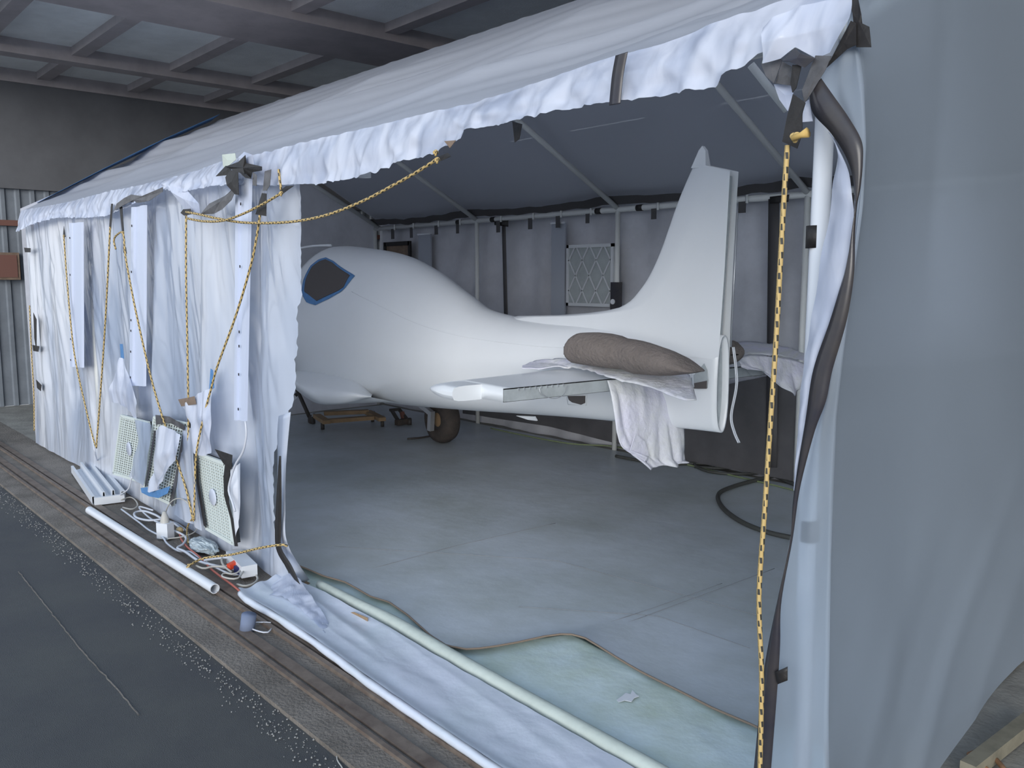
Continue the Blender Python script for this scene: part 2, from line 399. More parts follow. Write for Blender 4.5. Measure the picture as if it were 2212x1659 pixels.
for x in (XL, -7.4, -5.35, -3.45, XR):
    pipe('roof_rafter', (x, YB-.03, ZE+.01), (x, YR, ZR-.09), .024)
    pipe('roof_rafter', (x, .04, ZE-.03), (x, YR, ZR-.13), .020)
pipe('brace', at(1622, 140, 'y', .25), at(1700, 238, 'y', .35), .012)
p = at(787, 366, 'y', .06); MB().tube([(p.x, .06, p.z+.03), (p.x, .06, p.z-.035)], .03, 14).build('pipe_stub', M['pvc'], booth, True)
for x in (-9.0, -8.6, -8.1, -7.7, -7.0, -6.5, -6.1, -5.7, -4.9, -4.4, -4.0, -3.1, -2.7, -2.2):   # black straps hanging from the back pipe
    h_ = rnd(.07, .13); w_ = rnd(.045, .07)
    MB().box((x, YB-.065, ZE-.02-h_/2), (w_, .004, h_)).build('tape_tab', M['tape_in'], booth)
    MB().tube([(x+.04, YB-.06, ZE+.03), (x+.04, YB-.06, ZE-.035)], .012, 6).build('pipe_clip', M['pvc_in'], booth, True)
for x in (-7.75, -7.15, -5.62, -5.12):
    MB().tube([(x, YB-.03, ZE), (x+.07, YB-.03, ZE)], .029, 12).build('tape_band', M['tape'], booth, True)
# sagging black strip above the back pipe
for a, bb in ((-9.45, -7.4), (-7.4, -5.35), (-5.35, -3.45), (-3.45, -1.1)):
    top = []; bot = []
    for k in range(25):
        t = k/24; x = a+(bb-a)*t; s = math.sin(math.pi*t)*.05; n_ = nz(x*5, 1)*.02
        top.append((x, YB-.16+s, ZE+.115-s*.6+n_)); bot.append((x, YB-.06+s*.3, ZE+.045-s*.35+n_*1.4))
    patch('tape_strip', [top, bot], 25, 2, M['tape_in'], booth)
# sheets: back wall
XB0 = -9.5
def backfn(p, u, v):
    return Vector((0, .05*nz(p.x*1.3+p.z*.6, p.z*.35, 3)+.03*ridge(p.x*2.2-p.z*.8, p.z*.5, 9)+.02*nz(p.x*5, p.z*1.2, 5), 0))
patch('wall_sheet', [[(XB0, YB+.06, 2.38), (XR, YB+.06, 2.38)], [(XB0, YB+.06, 0), (XR, YB+.06, 0)]], 220, 50, M['back_poly'], booth, backfn)
# gable end wall on the far left
patch('wall_sheet', [[(XL-.1, 0, 2.3), (XL-.1, YR, 3.36), (XL-.1, YB, 2.3)], [(XL-.1, 0, 0), (XL-.1, YR, 0), (XL-.1, YB, 0)]], 80, 40, M['back_poly'], booth,
      lambda p, u, v: Vector((.03*nz(p.y*2, p.z, 1), 0, 0)))
# dark sheet along the foot of the back wall
patch('base_sheet', [ys([(1000, 862), (1300, 872), (1500, 850), (1580, 828), (1720, 800), (1990, 790), (2700, 700)], YB-.03), ys([(1000, 893), (1180, 920), (1300, 950), (1480, 995), (1720, 1040), (1990, 1095), (2700, 1240)], YB-.03)], 80, 12, M['darksheet'], booth,
      lambda p, u, v: Vector((0, .015*nz(p.x*4, p.z*2), 0)))
def quadstrip(name, L, Rr, m, solid=.002, parent=booth, label=None, n=40):
    """a strip of tape or plastic between two polylines of world points"""
    o = patch(name, [smooth_pts(L, 5), smooth_pts(Rr, 5)], n, 3, m, parent, None, solid)
    if label: tag(o, label)
    return o
def vstrip(u0, v0, u1, v1, wpx, y, m, name='tape_strip', parent=booth):
    return quadstrip(name, ys([(u0-wpx/2, v0), (u1-wpx/2, v1)], y), ys([(u0+wpx/2, v0), (u1+wpx/2, v1)], y), m, n=8, parent=parent)
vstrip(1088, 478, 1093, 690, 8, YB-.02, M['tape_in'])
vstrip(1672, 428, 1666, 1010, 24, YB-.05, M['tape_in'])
quadstrip('tape_strip', ys([(1068, 478), (1068, 486)], YB-.05), ys([(1098, 476), (1098, 490)], YB-.05), M['tape'], n=4)
quadstrip('tape_strip', ys([(1663, 425), (1663, 440)], YB-.07), ys([(1705, 420), (1703, 436)], YB-.07), M['tape'], n=4)
# --- eave line of the front (photo positions on the booth's front plane)
YV = -.045
TOPV = [(49, 455), (150, 437), (245, 412), (300, 402), (370, 385), (430, 369), (480, 350), (530, 340), (590, 327), (660, 308), (740, 290), (830, 270), (935, 243), (1010, 228), (1100, 202), (1200, 168), (1330, 122), (1400, 108), (1500, 74), (1560, 47), (1610, 30), (1640, 25), (1700, 3), (1760, -14), (1838, -40)]
BOTV = [(49, 499), (64, 488), (100, 477), (130, 470), (178, 471), (232, 468), (300, 440), (352, 408), (400, 416), (470, 402), (540, 398), (600, 402), (640, 399), (700, 397), (760, 388), (830, 368), (870, 350), (900, 343), (940, 335), (968, 318), (990, 306), (1030, 282), (1060, 275), (1100, 268), (1170, 250), (1240, 236), (1330, 224), (1420, 210), (1500, 196), (1553, 186), (1590, 160), (1622, 138), (1655, 118), (1690, 100), (1765, 100), (1838, 50)]
topw = ys(TOPV, YV+.02); botw = ys(BOTV, YV-.03)
def byx(pts, x): return interp([(p.x, p.z) for p in pts], x)
xs_ = [XL+.02+(k/640)*(topw[-1].x-XL-.02) for k in range(641)]
xs_ = [x for x in xs_ if x >= topw[0].x]
T2 = [Vector((x, YV+.02, byx(topw, x))) for x in xs_]; B2 = [Vector((x, YV-.03, byx(botw, x))) for x in xs_]
def valfn(p, u, v):
    sc = 5.5
    a = nz(p.x*sc*1.6+v*.5, v*.5, 2)*.020 + nz(p.x*sc*4+v*1.2, v*.8, 7)*.011 + max(0, ridge(p.x*8-v*1.3, v*.7, 4))*.012
    a += .02*math.sin(math.pi*min(v*1.3, 1))
    return Vector((0, -a*(.25+.9*v)-.012, (nz(p.x*22, 3)*.010+nz(p.x*60, 1)*.004)*(v > .97)+nz(p.x*14, 8, 1)*.006*(v < .03)))
va = patch('valance', [T2, B2], len(xs_), 16, M['valance'], booth, valfn)
tag(va, 'crinkled bright plastic edge wrapped over the front eave')
# --- roof sheet
def rooffn(p, u, v):
    w_ = math.sin(math.pi*v)
    q = p.y-.20*p.x
    return Vector((0, 0, (nz(q*3.0, p.x*.10, 2)*.07+ridge(q*5.2, p.x*.08, 5)*.028+nz(q*9, p.x*.2, 7)*.012)*w_ - .05*w_*abs(math.sin((p.x+1.1)*math.pi/2.05)) + .012*nz(p.x*7, 2)*(v > .98)))
eaveR = [Vector((p.x, p.y+.0, p.z-.004)) for p in T2]
eaveR[0] = Vector((XL-.1, 0, 2.27))
patch('roof_sheet', [eaveR+[Vector((XR+.04, 0, 2.32))], [(XL-.12, YR, ZR), (XR+.04, YR, ZR)]], 240, 60, M['roof_poly'], booth, rooffn)
patch('roof_sheet', [[(XL-.1, YR, ZR), (XR+.04, YR, ZR)], [(XL-.1, YB+.05, ZE+.08), (XR+.04, YB+.05, ZE+.08)]], 160, 50, M['roof_poly'], booth,
      lambda p, u, v: Vector((0, 0, (.05*nz(p.x*.9+p.y, p.y*1.5, 4)+.05*nz(p.x*1.1+p.y*1.7+.3, p.y*.4+.5, 8))*math.sin(math.pi*v))))
o = quadstrip('tarp_strip', [(XL-.14, .15, 2.36), (XL-.14, YR*.55, 2.36+.55), (XL-.14, YR-.1, ZR-.02)], [(XL+.25, .15, 2.385), (XL+.2, YR*.55, 2.96), (XL+.1, YR-.1, ZR+.02)], M['bluetape'], label='blue strip along the far roof edge')
# --- front wall sheet, folds fan down from the eave
LB = [(52, 470), (60, 560), (66, 640), (72, 740), (76, 850), (80, 948)]
RB = [(636, 380), (640, 450), (638, 520), (640, 600), (637, 700), (634, 790), (636, 850), (630, 885), (614, 950), (607, 1050), (606, 1130), (614, 1190), (632, 1238), (640, 1252)]
lw = sorted([(p.z, p.x) for p in ys(LB, 0)]); rw = sorted([(p.z, p.x) for p in ys(RB, 0)])
NUX, NVZ = 460, 110; vv = []
def fold(x, z):
    h = 2.2-z
    a = ridge(x*3.1+z*.25, z*.25, 1)*.030 + nz(x*7.5-z*.5, z*.35, 4)*.013 + nz(x*15+z*1.1, z*.7, 8)*.007*(z > .5)
    a += max(0, ridge(x*5.2+z*1.5, z*.6, 12)-.4)*.014*min(1, max(0, z-1))
    a += .010*ridge(x*11+z*3.5, z*2.2, 6)*(.5+.5*nz(x*1.7, z*1.3, 4))
    # big folds running down from the tie points
    for cx_, wd, am, sl in ((-5.05, .16, -.055, .12), (-5.75, .13, -.05, -.10), (-4.2, .14, -.045, .05), (-8.3, .2, .035, .25), (-6.8, .16, .03, 0), (-4.75, .1, .05, .18)):
        d = (x-cx_-sl*h*.6)/(wd*(.6+.25*h)); a += 1.5*am*math.exp(-d*d)*min(1, h*.8)
    return a
for j in range(NVZ):
    z = .015+(2.24-.015)*(1-j/(NVZ-1)); xl = interp(lw, z); xr = interp(rw, z)
    for i in range(NUX):
        u = i/(NUX-1); x = xl+(xr-xl)*u
        if u > .99: x += (.015*nz(z*12, 5)+.016*nz(z*34, 2)+.008*nz(z*90, 4))*(u-.99)/.01
        y = fold(x, z)*min(1, .2+z*1.2) - .012
        if z < .25: y -= (.25-z)*.05*(.5+.5*nz(x*2, 3))
        vv.append((x, y, z))
ff = [(j*NUX+i, j*NUX+i+1, (j+1)*NUX+i+1, (j+1)*NUX+i) for j in range(NVZ-1) for i in range(NUX-1)]
fs = mesh('wall_sheet', vv, ff, M['plastic'], booth, True); tag(fs, 'shiny crumpled plastic wall beside the opening')
YF = -.055
# foot of the front sheet spreading onto the floor, with its tape edge
quadstrip('loose_flap', [at(598, 900, 'y', -.03), at(600, 1000, 'y', -.05), at(598, 1100, 'y', -.06), at(602, 1180, 'y', -.07), at(650, 1262, 'z', .02)],
          [at(628, 890, 'y', -.04), at(618, 1000, 'y', -.06), at(616, 1100, 'y', -.08), at(621, 1175, 'y', -.09), at(668, 1252, 'z', .02)], M['plastic'])
quadstrip('tape_strip', ys([(603, 985), (597, 1080), (594, 1150), (598, 1190), (618, 1225), (636, 1252)], -.11), ys([(607, 985), (608, 1080), (607, 1150), (608, 1185), (630, 1222), (648, 1262)], -.11), M['tape'])
# --- right side sheet: wraps round the corner post from its taped edge
TE = [(1838, -20), (1830, 60), (1800, 120), (1768, 180), (1795, 225), (1828, 270), (1852, 310), (1857, 360), (1852, 410), (1848, 470), (1844, 540), (1836, 600), (1820, 692), (1790, 800), (1772, 867), (1748, 940), (1722, 1054), (1708, 1162), (1684, 1297), (1675, 1420), (1665, 1520), (1650, 1659), (1640, 1800), (1636, 1880)]
CO = [(0, 1846), (100, 1852), (200, 1868), (320, 1874), (450, 1868), (600, 1848), (750, 1826), (900, 1808), (1200, 1796), (1500, 1792), (1900, 1788)]
te = [at(u, v, 'y', -.05) for u, v in TE]; tez = sorted([(p.z, p.x) for p in te])
coz = sorted([(at(u, v, 'y', -.04).z, at(u, v, 'y', -.04).x) for v, u in CO])
rows = []; NZ = 110; zt = 2.33
for j in range(NZ):
    z = zt*(1-j/(NZ-1)); xe = interp(tez, z); xc = interp(coz, z); row = []
    for k in range(16):
        t = k/15; x = xe+(xc-xe)*t; row.append(Vector((x, -.05+.012*math.sin(t*3.1)*nz(z*3, 1)-.006*math.sin(math.pi*t)+.006*nz(z*5, t*3), z)))
    for k in range(1, 90):
        t = (k/89); y = -.05+4.2*t**1.3
        lift = 0
        bottom = interp([(-.05, 0), (.55, .005), (.75, .03), (1.1, .10), (1.5, .17), (2.2, .22), (4.2, .25)], y)
        zz = z if z > .6 else bottom+(z/.6)*(.6-bottom)
        gx = xc+(XR+.05-xc)*min(1, t*5)
        gx += .022*nz(y*1.2+zz*.9, zz*.5, 6)*min(1, t*6) + .02*max(0, ridge(y*1.6-zz*1.4, y*.3, 3)-.3)*max(0, (1.1-zz))*min(1, t*6)
        gx += .03*max(0, .5-zz)*(.5+nz(y*2.2, zz, 1))
        if zz > 1.5: zz += (zz-1.5)/.83*max(0, (2.33+(ZR-2.33)*(1-abs(y-YR)/(YR+.1)))-2.33)
        row.append(Vector((gx, y, zz)))
    rows.append(row)
W_ = len(rows[0]); vv = [p for r_ in rows for p in r_]
ff = [(j*W_+i, j*W_+i+1, (j+1)*W_+i+1, (j+1)*W_+i) for j in range(NZ-1) for i in range(W_-1)]
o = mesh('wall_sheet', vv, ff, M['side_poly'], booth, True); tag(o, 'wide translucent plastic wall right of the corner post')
# bright flap left of the tape and the tape itself
FL = [(1790, 285), (1808, 312), (1806, 360), (1799, 401), (1791, 477), (1776, 536), (1766, 612), (1751, 700), (1735, 800), (1724, 919), (1715, 1059)]
FR = [(1794, 287), (1814, 325), (1830, 360), (1838, 401), (1844, 477), (1835, 540), (1818, 612), (1791, 700), (1759, 800), (1741, 904), (1719, 1059)]
o = patch('loose_flap', [resample(smooth_pts(ys(FL, -.075), 5), 80), resample(smooth_pts(ys(FR, -.09), 5), 80)], 80, 8, M['valance'], booth, lambda p, u, v: Vector((0, -.008*math.sin(v*3.1)-.006*nz(p.z*16, v*2), 0)))
tag(o, 'bright loose edge of the side sheet')
TL = [(1749, 205), (1757, 245), (1795, 287), (1825, 333), (1842, 380), (1848, 443), (1845, 485), (1829, 578), (1812, 633), (1791, 700), (1757, 800), (1741, 904), (1724, 1007), (1713, 1090), (1707, 1173), (1681, 1292), (1655, 1421), (1642, 1525), (1627, 1680)]
TR = [(1774, 169), (1800, 206), (1833, 253), (1861, 304), (1864, 350), (1859, 401), (1850, 447), (1847, 498), (1845, 591), (1829, 692), (1798, 800), (1784, 867), (1759, 935), (1728, 1054), (1712, 1162), (1688, 1297), (1685, 1395), (1679, 1489), (1664, 1680)]
def seg_strip(name, A_, B_, y, m, label=None, n=120):
    a2 = smooth_pts(ys(A_, y), 8); b2 = smooth_pts(ys(B_, y), 8)      # paired points keep the strip's twist
    vv = []; 
    for p, q in zip(a2, b2): vv += [p, (p+q)/2+Vector((0, -.006, 0)), q]
    ff = [(3*k+c, 3*k+c+1, 3*k+c+4, 3*k+c+3) for k in range(len(a2)-1) for c in (0, 1)]
    o = mesh(name, vv, ff, m, booth, True, solid=.002)
    if label: tag(o, label)
    return o
seg_strip('tape_strip', TL, TR, -.10, M['tape_sheen'], 'long dark tape along the cut edge of the side sheet')
quadstrip('tape_tab', ys([(1674, 1452), (1680, 1478)], -.11), ys([(1701, 1440), (1701, 1470)], -.11), M['tape'], n=4)
# tape and plastic knotted around the front right corner
def blob(pts, y, m, name='tape_piece', label=None, dy=.02):
    c = Vector((0,0,0)); P = [at(u, v, 'y', y+.4*dy*math.sin(i*2.1)) for i, (u, v) in enumerate(pts)]
    for q in P: c += q
    c /= len(P); n = len(P)
    o = mesh(name, P+[c+Vector((0, -dy*.25, 0))], [(i, (i+1) % n, n) for i in range(n)], m, booth, False, solid=.002)
    if label: tag(o, label)
    return o
blob([(1832, -10), (1852, -10), (1860, 30), (1863, 55), (1878, 58), (1882, 102), (1850, 102), (1846, 70), (1842, 30)], -.07, M['tape'], dy=.004)
blob([(1838, 45), (1850, 50), (1850, 97), (1830, 106), (1782, 150), (1800, 118)], -.075, M['tape'], dy=.006)
blob([(1733, 195), (1762, 120), (1796, 121), (1784, 150), (1750, 205), (1738, 222)], -.12, M['tape_grey'], dy=.006)
blob([(1713, 203), (1740, 222), (1733, 245), (1733, 290), (1722, 321), (1690, 306), (1700, 255)], -.14, M['tape'], dy=.006, label='black tape tab holding the long rope')
blob([(1690, 132), (1718, 104), (1728, 115), (1762, 126), (1738, 146), (1705, 133)], -.13, M['tape_sheen'], dy=.01)
blob([(1666, 106), (1690, 130), (1672, 180), (1655, 165), (1645, 140)], -.10, M['tape_grey'], dy=.01)
blob([(1690, 133), (1712, 145), (1714, 170), (1708, 185), (1675, 180)], -.10, M['tape_grey'], dy=.01)
blob([(1712, 140), (1732, 140), (1720, 190), (1712, 200), (1708, 180)], -.12, M['tape'], dy=.006)
blob([(1672, 182), (1712, 184), (1714, 205), (1702, 240), (1684, 215)], -.08, M['valance'], 'plastic_scrap', dy=.01)
blob([(1738, 222), (1748, 215), (1756, 262), (1732, 264)], -.08, M['valance'], 'plastic_scrap', dy=.01)
blob([(1646, 138), (1655, 100), (1668, 104), (1655, 140)], -.09, M['roll'], 'plastic_scrap', dy=.01)
wsc = lambda p, u, v: Vector((0, -.02*ridge(p.x*9-p.z*7, p.z*3, 2)-.012*nz(p.x*18, p.z*9, 4), 0))
patch('plastic_scrap', [ys([(1655, 62), (1680, 40), (1720, 22), (1780, 5), (1842, -8)], -.10), ys([(1652, 95), (1690, 85), (1730, 75), (1780, 60), (1840, 42)], -.12), ys([(1656, 140), (1690, 128), (1722, 103), (1762, 126), (1800, 116)], -.115)], 50, 24, M['valance'], booth, wsc)
# tape over the valance
quadstrip('tape_strip', ys([(1330, 120), (1322, 165), (1316, 228)], -.12), ys([(1356, 112), (1346, 165), (1340, 224)], -.12), M['tape_sheen'], label='dark strap over the eave plastic')
blob([(1107, 262), (1128, 268), (1122, 300), (1112, 308)], .03, M['tape'], dy=.004)
blob([(932, 345), (968, 330), (974, 338), (952, 348)], -.1, M['tape'], dy=.01)
blob([(960, 305), (985, 303), (972, 320)], -.1, M['brownframe'], 'plastic_scrap', dy=.003)
blob([(480, 334), (508, 331), (510, 345), (486, 365), (482, 358)], -.13, M['roll'], 'plastic_scrap', dy=.01)
blob([(515, 340), (528, 328), (545, 334), (548, 355), (520, 362)], -.14, M['valance'], 'plastic_scrap', dy=.03)
blob([(486, 360), (515, 350), (530, 335), (532, 352), (566, 360), (566, 368), (545, 372), (542, 386), (528, 375), (512, 372), (497, 364)], -.16, M['tape'], dy=.03, label='tangle of black tape at the eave')
blob([(515, 370), (532, 376), (545, 387), (530, 384)], -.17, M['tape'], dy=.01)
blob([(546, 372), (555, 378), (554, 402), (546, 400)], -.165, M['tape_grey'], dy=.01)
blob([(466, 381), (488, 358), (500, 362), (496, 378)], -.14, M['tape'], dy=.01)
blob([(487, 383), (497, 368), (514, 366), (516, 421), (508, 420), (490, 400)], -.15, M['tape'], dy=.02)
blob([(501, 410), (516, 395), (500, 432), (480, 452), (462, 462), (433, 463), (452, 440), (485, 424)], -.13, M['tape_grey'], dy=.015)
blob([(268, 428), (284, 420), (306, 424), (352, 404), (352, 414), (322, 434), (300, 438), (280, 436), (262, 446), (246, 455), (252, 440)], -.11, M['tape_grey'], dy=.015)
blob([(572, 370), (586, 366), (583, 400), (576, 412), (568, 412)], -.15, M['tape_grey'], dy=.01)
blob([(566, 417), (576, 418), (575, 467), (552, 463)], -.15, M['tape'], dy=.006)
blob([(605, 412), (618, 402), (635, 401), (620, 412), (609, 420)], -.12, M['tape'], dy=.006)
blob([(396, 452), (412, 451), (413, 463), (398, 466), (390, 460)], -.12, M['tape'], dy=.004)
blob([(258, 446), (264, 446), (268, 502), (264, 502)], -.10, M['tape'], dy=.004)
blob([(138, 488), (142, 512), (136, 512)], -.10, M['tape'], dy=.004)
blob([(240, 440), (244, 440), (240, 495), (236, 490)], -.10, M['tape'], dy=.004)
blob([(266, 534), (272, 534), (274, 548), (267, 546)], -.11, M['tape'], dy=.002)
blob([(362, 400), (405, 412), (430, 440), (432, 465), (400, 452), (370, 415)], -.10, M['valance'], 'plastic_scrap', dy=.03)
for uv_ in (((72, 675), (79, 690), (79, 760), (74, 730)), ((70, 745), (85, 748), (83, 760), (72, 758)), ((78, 820), (90, 832), (88, 845), (80, 838)), ((52, 535), (66, 536), (66, 545), (54, 545))):
    blob(list(uv_), -.05, M['tape'], dy=.004)

# white channels hanging on the front sheet
chans = [((153, 482), (181, 480), (155, 792), (182, 794), 'white metal channel hanging nearest the far left end of the plastic wall'),
         ((288, 448), (318, 443), (284, 833), (316, 834), 'white metal channel hanging between two ropes, the middle of three'),
         ((514, 386), (545, 386), (511, 907), (534, 909), 'longest white metal channel hanging under the tape tangle')]
for a, b_, c, d, lab in chans:
    y = -.075; A, B, D, E_ = at(*a, 'y', y), at(*b_, 'y', y), at(*c, 'y', y), at(*d, 'y', y)
    t = empty('metal_channel', (A+E_)/2, lab, 'channel', 'white channels hung on the plastic wall')
    def lp(p, q, k): return p.lerp(q, k)
    g = [(0, 0), (.02, -.012), (.2, -.012), (.22, 0), (.66, 0), (.68, -.014), (.98, -.014), (1, 0)]
    v = []
    for k, dy in g: v += [lp(A, B, k)+Vector((0, dy, 0)), lp(D, E_, k)+Vector((0, dy, 0))]
    f = [(2*i, 2*i+1, 2*i+3, 2*i+2) for i in range(len(g)-1)]
    mesh('channel_body', v, f, M['white_metal'], t, False, solid=.006)
    s_ = MB()
    for k in (.1, .35, .62, .68, .8, .95):
        q = lp(lp(A, D, k), lp(B, E_, k), .1 if a[0] < 500 else .45); s_.box(q+Vector((0, -.018, 0)), (.006, .004, .014))
    s_.build('screw_hole', M['tape'], t)
# blue tape and hanging film pieces on the front sheet
def film(name, top, bot, y, m, nm_parent=booth, mid=None, amp=.02, label=None):
    cs = [ys(top, y)] + ([ys(mid, y-amp)] if mid else []) + [ys(bot, y-.01)]
    o = patch(name, cs, 24, 24, m, nm_parent, lambda p, u, v: Vector((0, amp*nz(p.x*9+p.z*2, p.z*3)-amp*.5*abs(math.sin(u*5)), 0)))
    if label: tag(o, label)
    return o
blob([(259, 743), (265, 743), (268, 775), (261, 772)], -.09, M['bluetape'], 'masking_tape', dy=.002)
film('film_piece', [(260, 772), (268, 774)], [(240, 868), (262, 872), (285, 890), (298, 915)], -.085, M['valance'], mid=[(236, 842), (262, 845), (300, 868)])
blob([(455, 796), (460, 800), (463, 838), (452, 844)], -.09, M['bluetape'], 'masking_tape', dy=.002)
film('film_piece', [(396, 880), (430, 850), (462, 838)], [(418, 970), (440, 985), (462, 978)], -.10, M['valance'], mid=[(412, 915), (435, 905), (464, 900)], amp=.035)
blob([(385, 863), (420, 856), (424, 873), (392, 878)], -.12, M['brownframe'], 'tape_piece', dy=.003)
# three louvred filters low on the front wall
vents = [((263, 898), (322, 914), (246, 1022), (306, 1040), 'louvred vent panel half covered by film, the leftmost of the three'),
         ((334, 902), (404, 916), (312, 1060), (374, 1090), 'louvred vent panel with a puffed film bag over it, in the middle'),
         ((424, 978), (487, 1002), (446, 1140), (505, 1174), 'louvred vent panel with a white disc, nearest the opening')]
for i, (a, b_, c, d, lab) in enumerate(vents):
    y = -.10; A, B, D, E_ = [at(*q, 'y', y) for q in (a, b_, c, d)]
    t = empty('vent_panel', (D+E_)/2, lab, 'vent', 'louvred vent panels along the foot of the plastic wall')
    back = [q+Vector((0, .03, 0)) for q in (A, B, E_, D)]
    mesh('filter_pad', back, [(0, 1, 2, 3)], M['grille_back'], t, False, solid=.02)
    nc, nr = 13, 26; g = MB(); fr = MB()
    for k in range(nc+1):
        p0 = A.lerp(B, k/nc); p1 = D.lerp(E_, k/nc); g.bar(p0, p1, .006, .009 if k % 2 else .015, up=(1, 0, 0))
    for k in range(nr+1):
        p0 = A.lerp(D, k/nr); p1 = B.lerp(E_, k/nr); g.bar(p0, p1, .010, .006)
    g.build('louvre_grid', M['grille'], t)
    for p0, p1 in ((A, B), (D, E_)): fr.bar(p0, p1, .016, .02)
    for p0, p1 in ((A, D), (B, E_)): fr.bar(p0, p1, .016, .02, up=(1, 0, 0))
    fr.build('frame', M['grille'], t)
    if i != 1:
        cc = A.lerp(B, .5).lerp(D.lerp(E_, .5), .5)
        MB().lathe(cc+Vector((0, -.014, 0)), (0, -1, 0), [(0, .004), (.045, .004), (.05, 0)], 20).build('disc', M['valance'], t, True)
film('film_piece', [(290, 905), (325, 915), (328, 918)], [(278, 1030), (305, 1045), (312, 1050)], -.125, M['plastic'], mid=[(300, 950), (320, 960), (325, 960)], amp=.01)
film('film_bag', [(337, 930), (358, 918), (396, 938)], [(325, 1055), (335, 1062), (352, 1052)], -.14, M['valance'], mid=[(332, 990), (352, 985), (392, 965)], amp=.04, label='puffed film bag with a blue taped foot')
blob([(304, 1054), (320, 1052), (330, 1062), (352, 1058), (368, 1050), (362, 1066), (342, 1076), (322, 1072), (306, 1064)], -.15, M['bluetape'], 'masking_tape', dy=.006)
blob([(336, 896), (366, 900), (398, 918), (398, 930), (366, 912), (337, 918)], -.13, M['tape_grey'], dy=.004)
blob([(396, 925), (402, 930), (386, 1020), (372, 1095), (366, 1085), (382, 1010)], -.115, M['tape_grey'], dy=.004)
blob([(333, 930), (337, 930), (324, 1010), (316, 1052), (313, 1050), (322, 1000)], -.12, M['tape_sheen'], dy=.004)
blob([(464, 970), (502, 983), (500, 1012), (496, 1016), (482, 1000)], -.125, M['tape'], dy=.004)
blob([(486, 1004), (496, 1014), (484, 1040), (494, 1085), (506, 1130), (514, 1180), (507, 1180), (498, 1120), (484, 1070), (483, 1030)], -.12, M['tape'], dy=.004)
blob([(420, 975), (425, 980), (430, 1040), (446, 1140), (440, 1135), (425, 1045)], -.12, M['tape'], dy=.004)
film('film_piece', [(394, 920), (418, 925)], [(374, 1112), (405, 1128), (440, 1146)], -.11, M['plastic'], mid=[(386, 1020), (410, 1020), (428, 1030)], amp=.02)
film('film_piece', [(500, 1012), (520, 1000)], [(512, 1170), (520, 1120)], -.10, M['plastic'], mid=[(500, 1060), (522, 1050)], amp=.02)

# things seen on the back wall
for a, b_, c, lab in (((905, 507), (931, 505), 640, 'pale board hanging behind the canopy at the back wall'), ((1193, 483), (1222, 482), 690, 'pale board hanging left of the square filter')):
    A = at(*a, 'y', YB-.02); B = at(*b_, 'y', YB-.02); D = at(a[0]+6, c, 'y', YB-.02)
    t = empty('hanging_board', ((A.x+B.x)/2, YB-.02, D.z), lab, 'board', 'pale boards on the back wall')
    MB().box(((A.x+B.x)/2, YB-.02, (A.z+D.z)/2), (B.x-A.x, .02, A.z-D.z)).build('board', mat('pale_board', (.34, .37, .43), .6), t)
    MB().box(((A.x+B.x)/2, YB-.035, A.z), (B.x-A.x, .02, .018)).build('board_rim', M['pvc'], t)
A = at(1229, 533, 'y', YB-.04); B = at(1325, 533, 'y', YB-.04); D = at(1227, 657, 'y', YB-.04)
t = empty('air_filter', (A.lerp(B, .5)), 'square white furnace filter with diamond wire, on the back wall', 'filter')
cx_, cz_, wd_, hg_ = (A.x+B.x)/2, (A.z+D.z)/2, B.x-A.x, A.z-D.z
MB().box((cx_, YB-.03, cz_), (wd_, .03, hg_)).build('filter_media', M['filter_media'], t)
fr = MB()
for s_ in (-1, 1):
    fr.box((cx_+s_*wd_/2, YB-.045, cz_), (.03, .03, hg_+.03)); fr.box((cx_, YB-.045, cz_+s_*hg_/2), (wd_+.03, .03, .03))
fr.build('filter_frame', mat('filter_card', (.55, .58, .62), .6), t)
dm = MB()
for s_ in (-1, 1):
    for k in range(-4, 5):
        # diagonal lines clipped to the rectangle
        pts = []
        for q in range(61):
            zz = -hg_/2+hg_*q/60; xx_ = s_*(zz*.62)+k*wd_/3.2
            if -wd_/2 <= xx_ <= wd_/2: pts.append(Vector((cx_+xx_, YB-.055, cz_+zz)))
        if len(pts) > 2: dm.bar(pts[0], pts[-1], .012, .012)
dm.build('diamond_wire', bpy.data.materials['filter_card'], t)
t = empty('kraft_panel', at(860, 550, 'y', YB-.03), 'small brown paper covered window with black border, behind the canopy', 'panel')
A = at(834, 528, 'y', YB-.03); B = at(887, 523, 'y', YB-.03); D = at(836, 590, 'y', YB-.03)
MB().box(((A.x+B.x)/2, YB-.03, (A.z+D.z)/2), (B.x-A.x, .02, A.z-D.z)).build('kraft_sheet', M['brownframe'], t)
fr = MB()
for s_ in (-1, 1):
    fr.box(((A.x+B.x)/2+s_*(B.x-A.x)/2, YB-.045, (A.z+D.z)/2), (.05, .02, A.z-D.z+.05)); fr.box(((A.x+B.x)/2, YB-.045, (A.z+D.z)/2+s_*(A.z-D.z)/2), (B.x-A.x, .02, .05))
fr.build('tape_border', M['tape'], t)
p = at(1331, 640, 'y', YB-.05)
t = empty('switch_box', p, 'small dark switch box beside the square filter', 'switch')
MB().box(p, (.1, .05, .26)).build('switch_body', M['tape_sheen'], t); MB().lathe(p+Vector((-.01, -.03, -.05)), (0, -1, 0), [(0, .01), (.025, .01), (.025, 0)], 12).build('knob', M['pvc'], t)

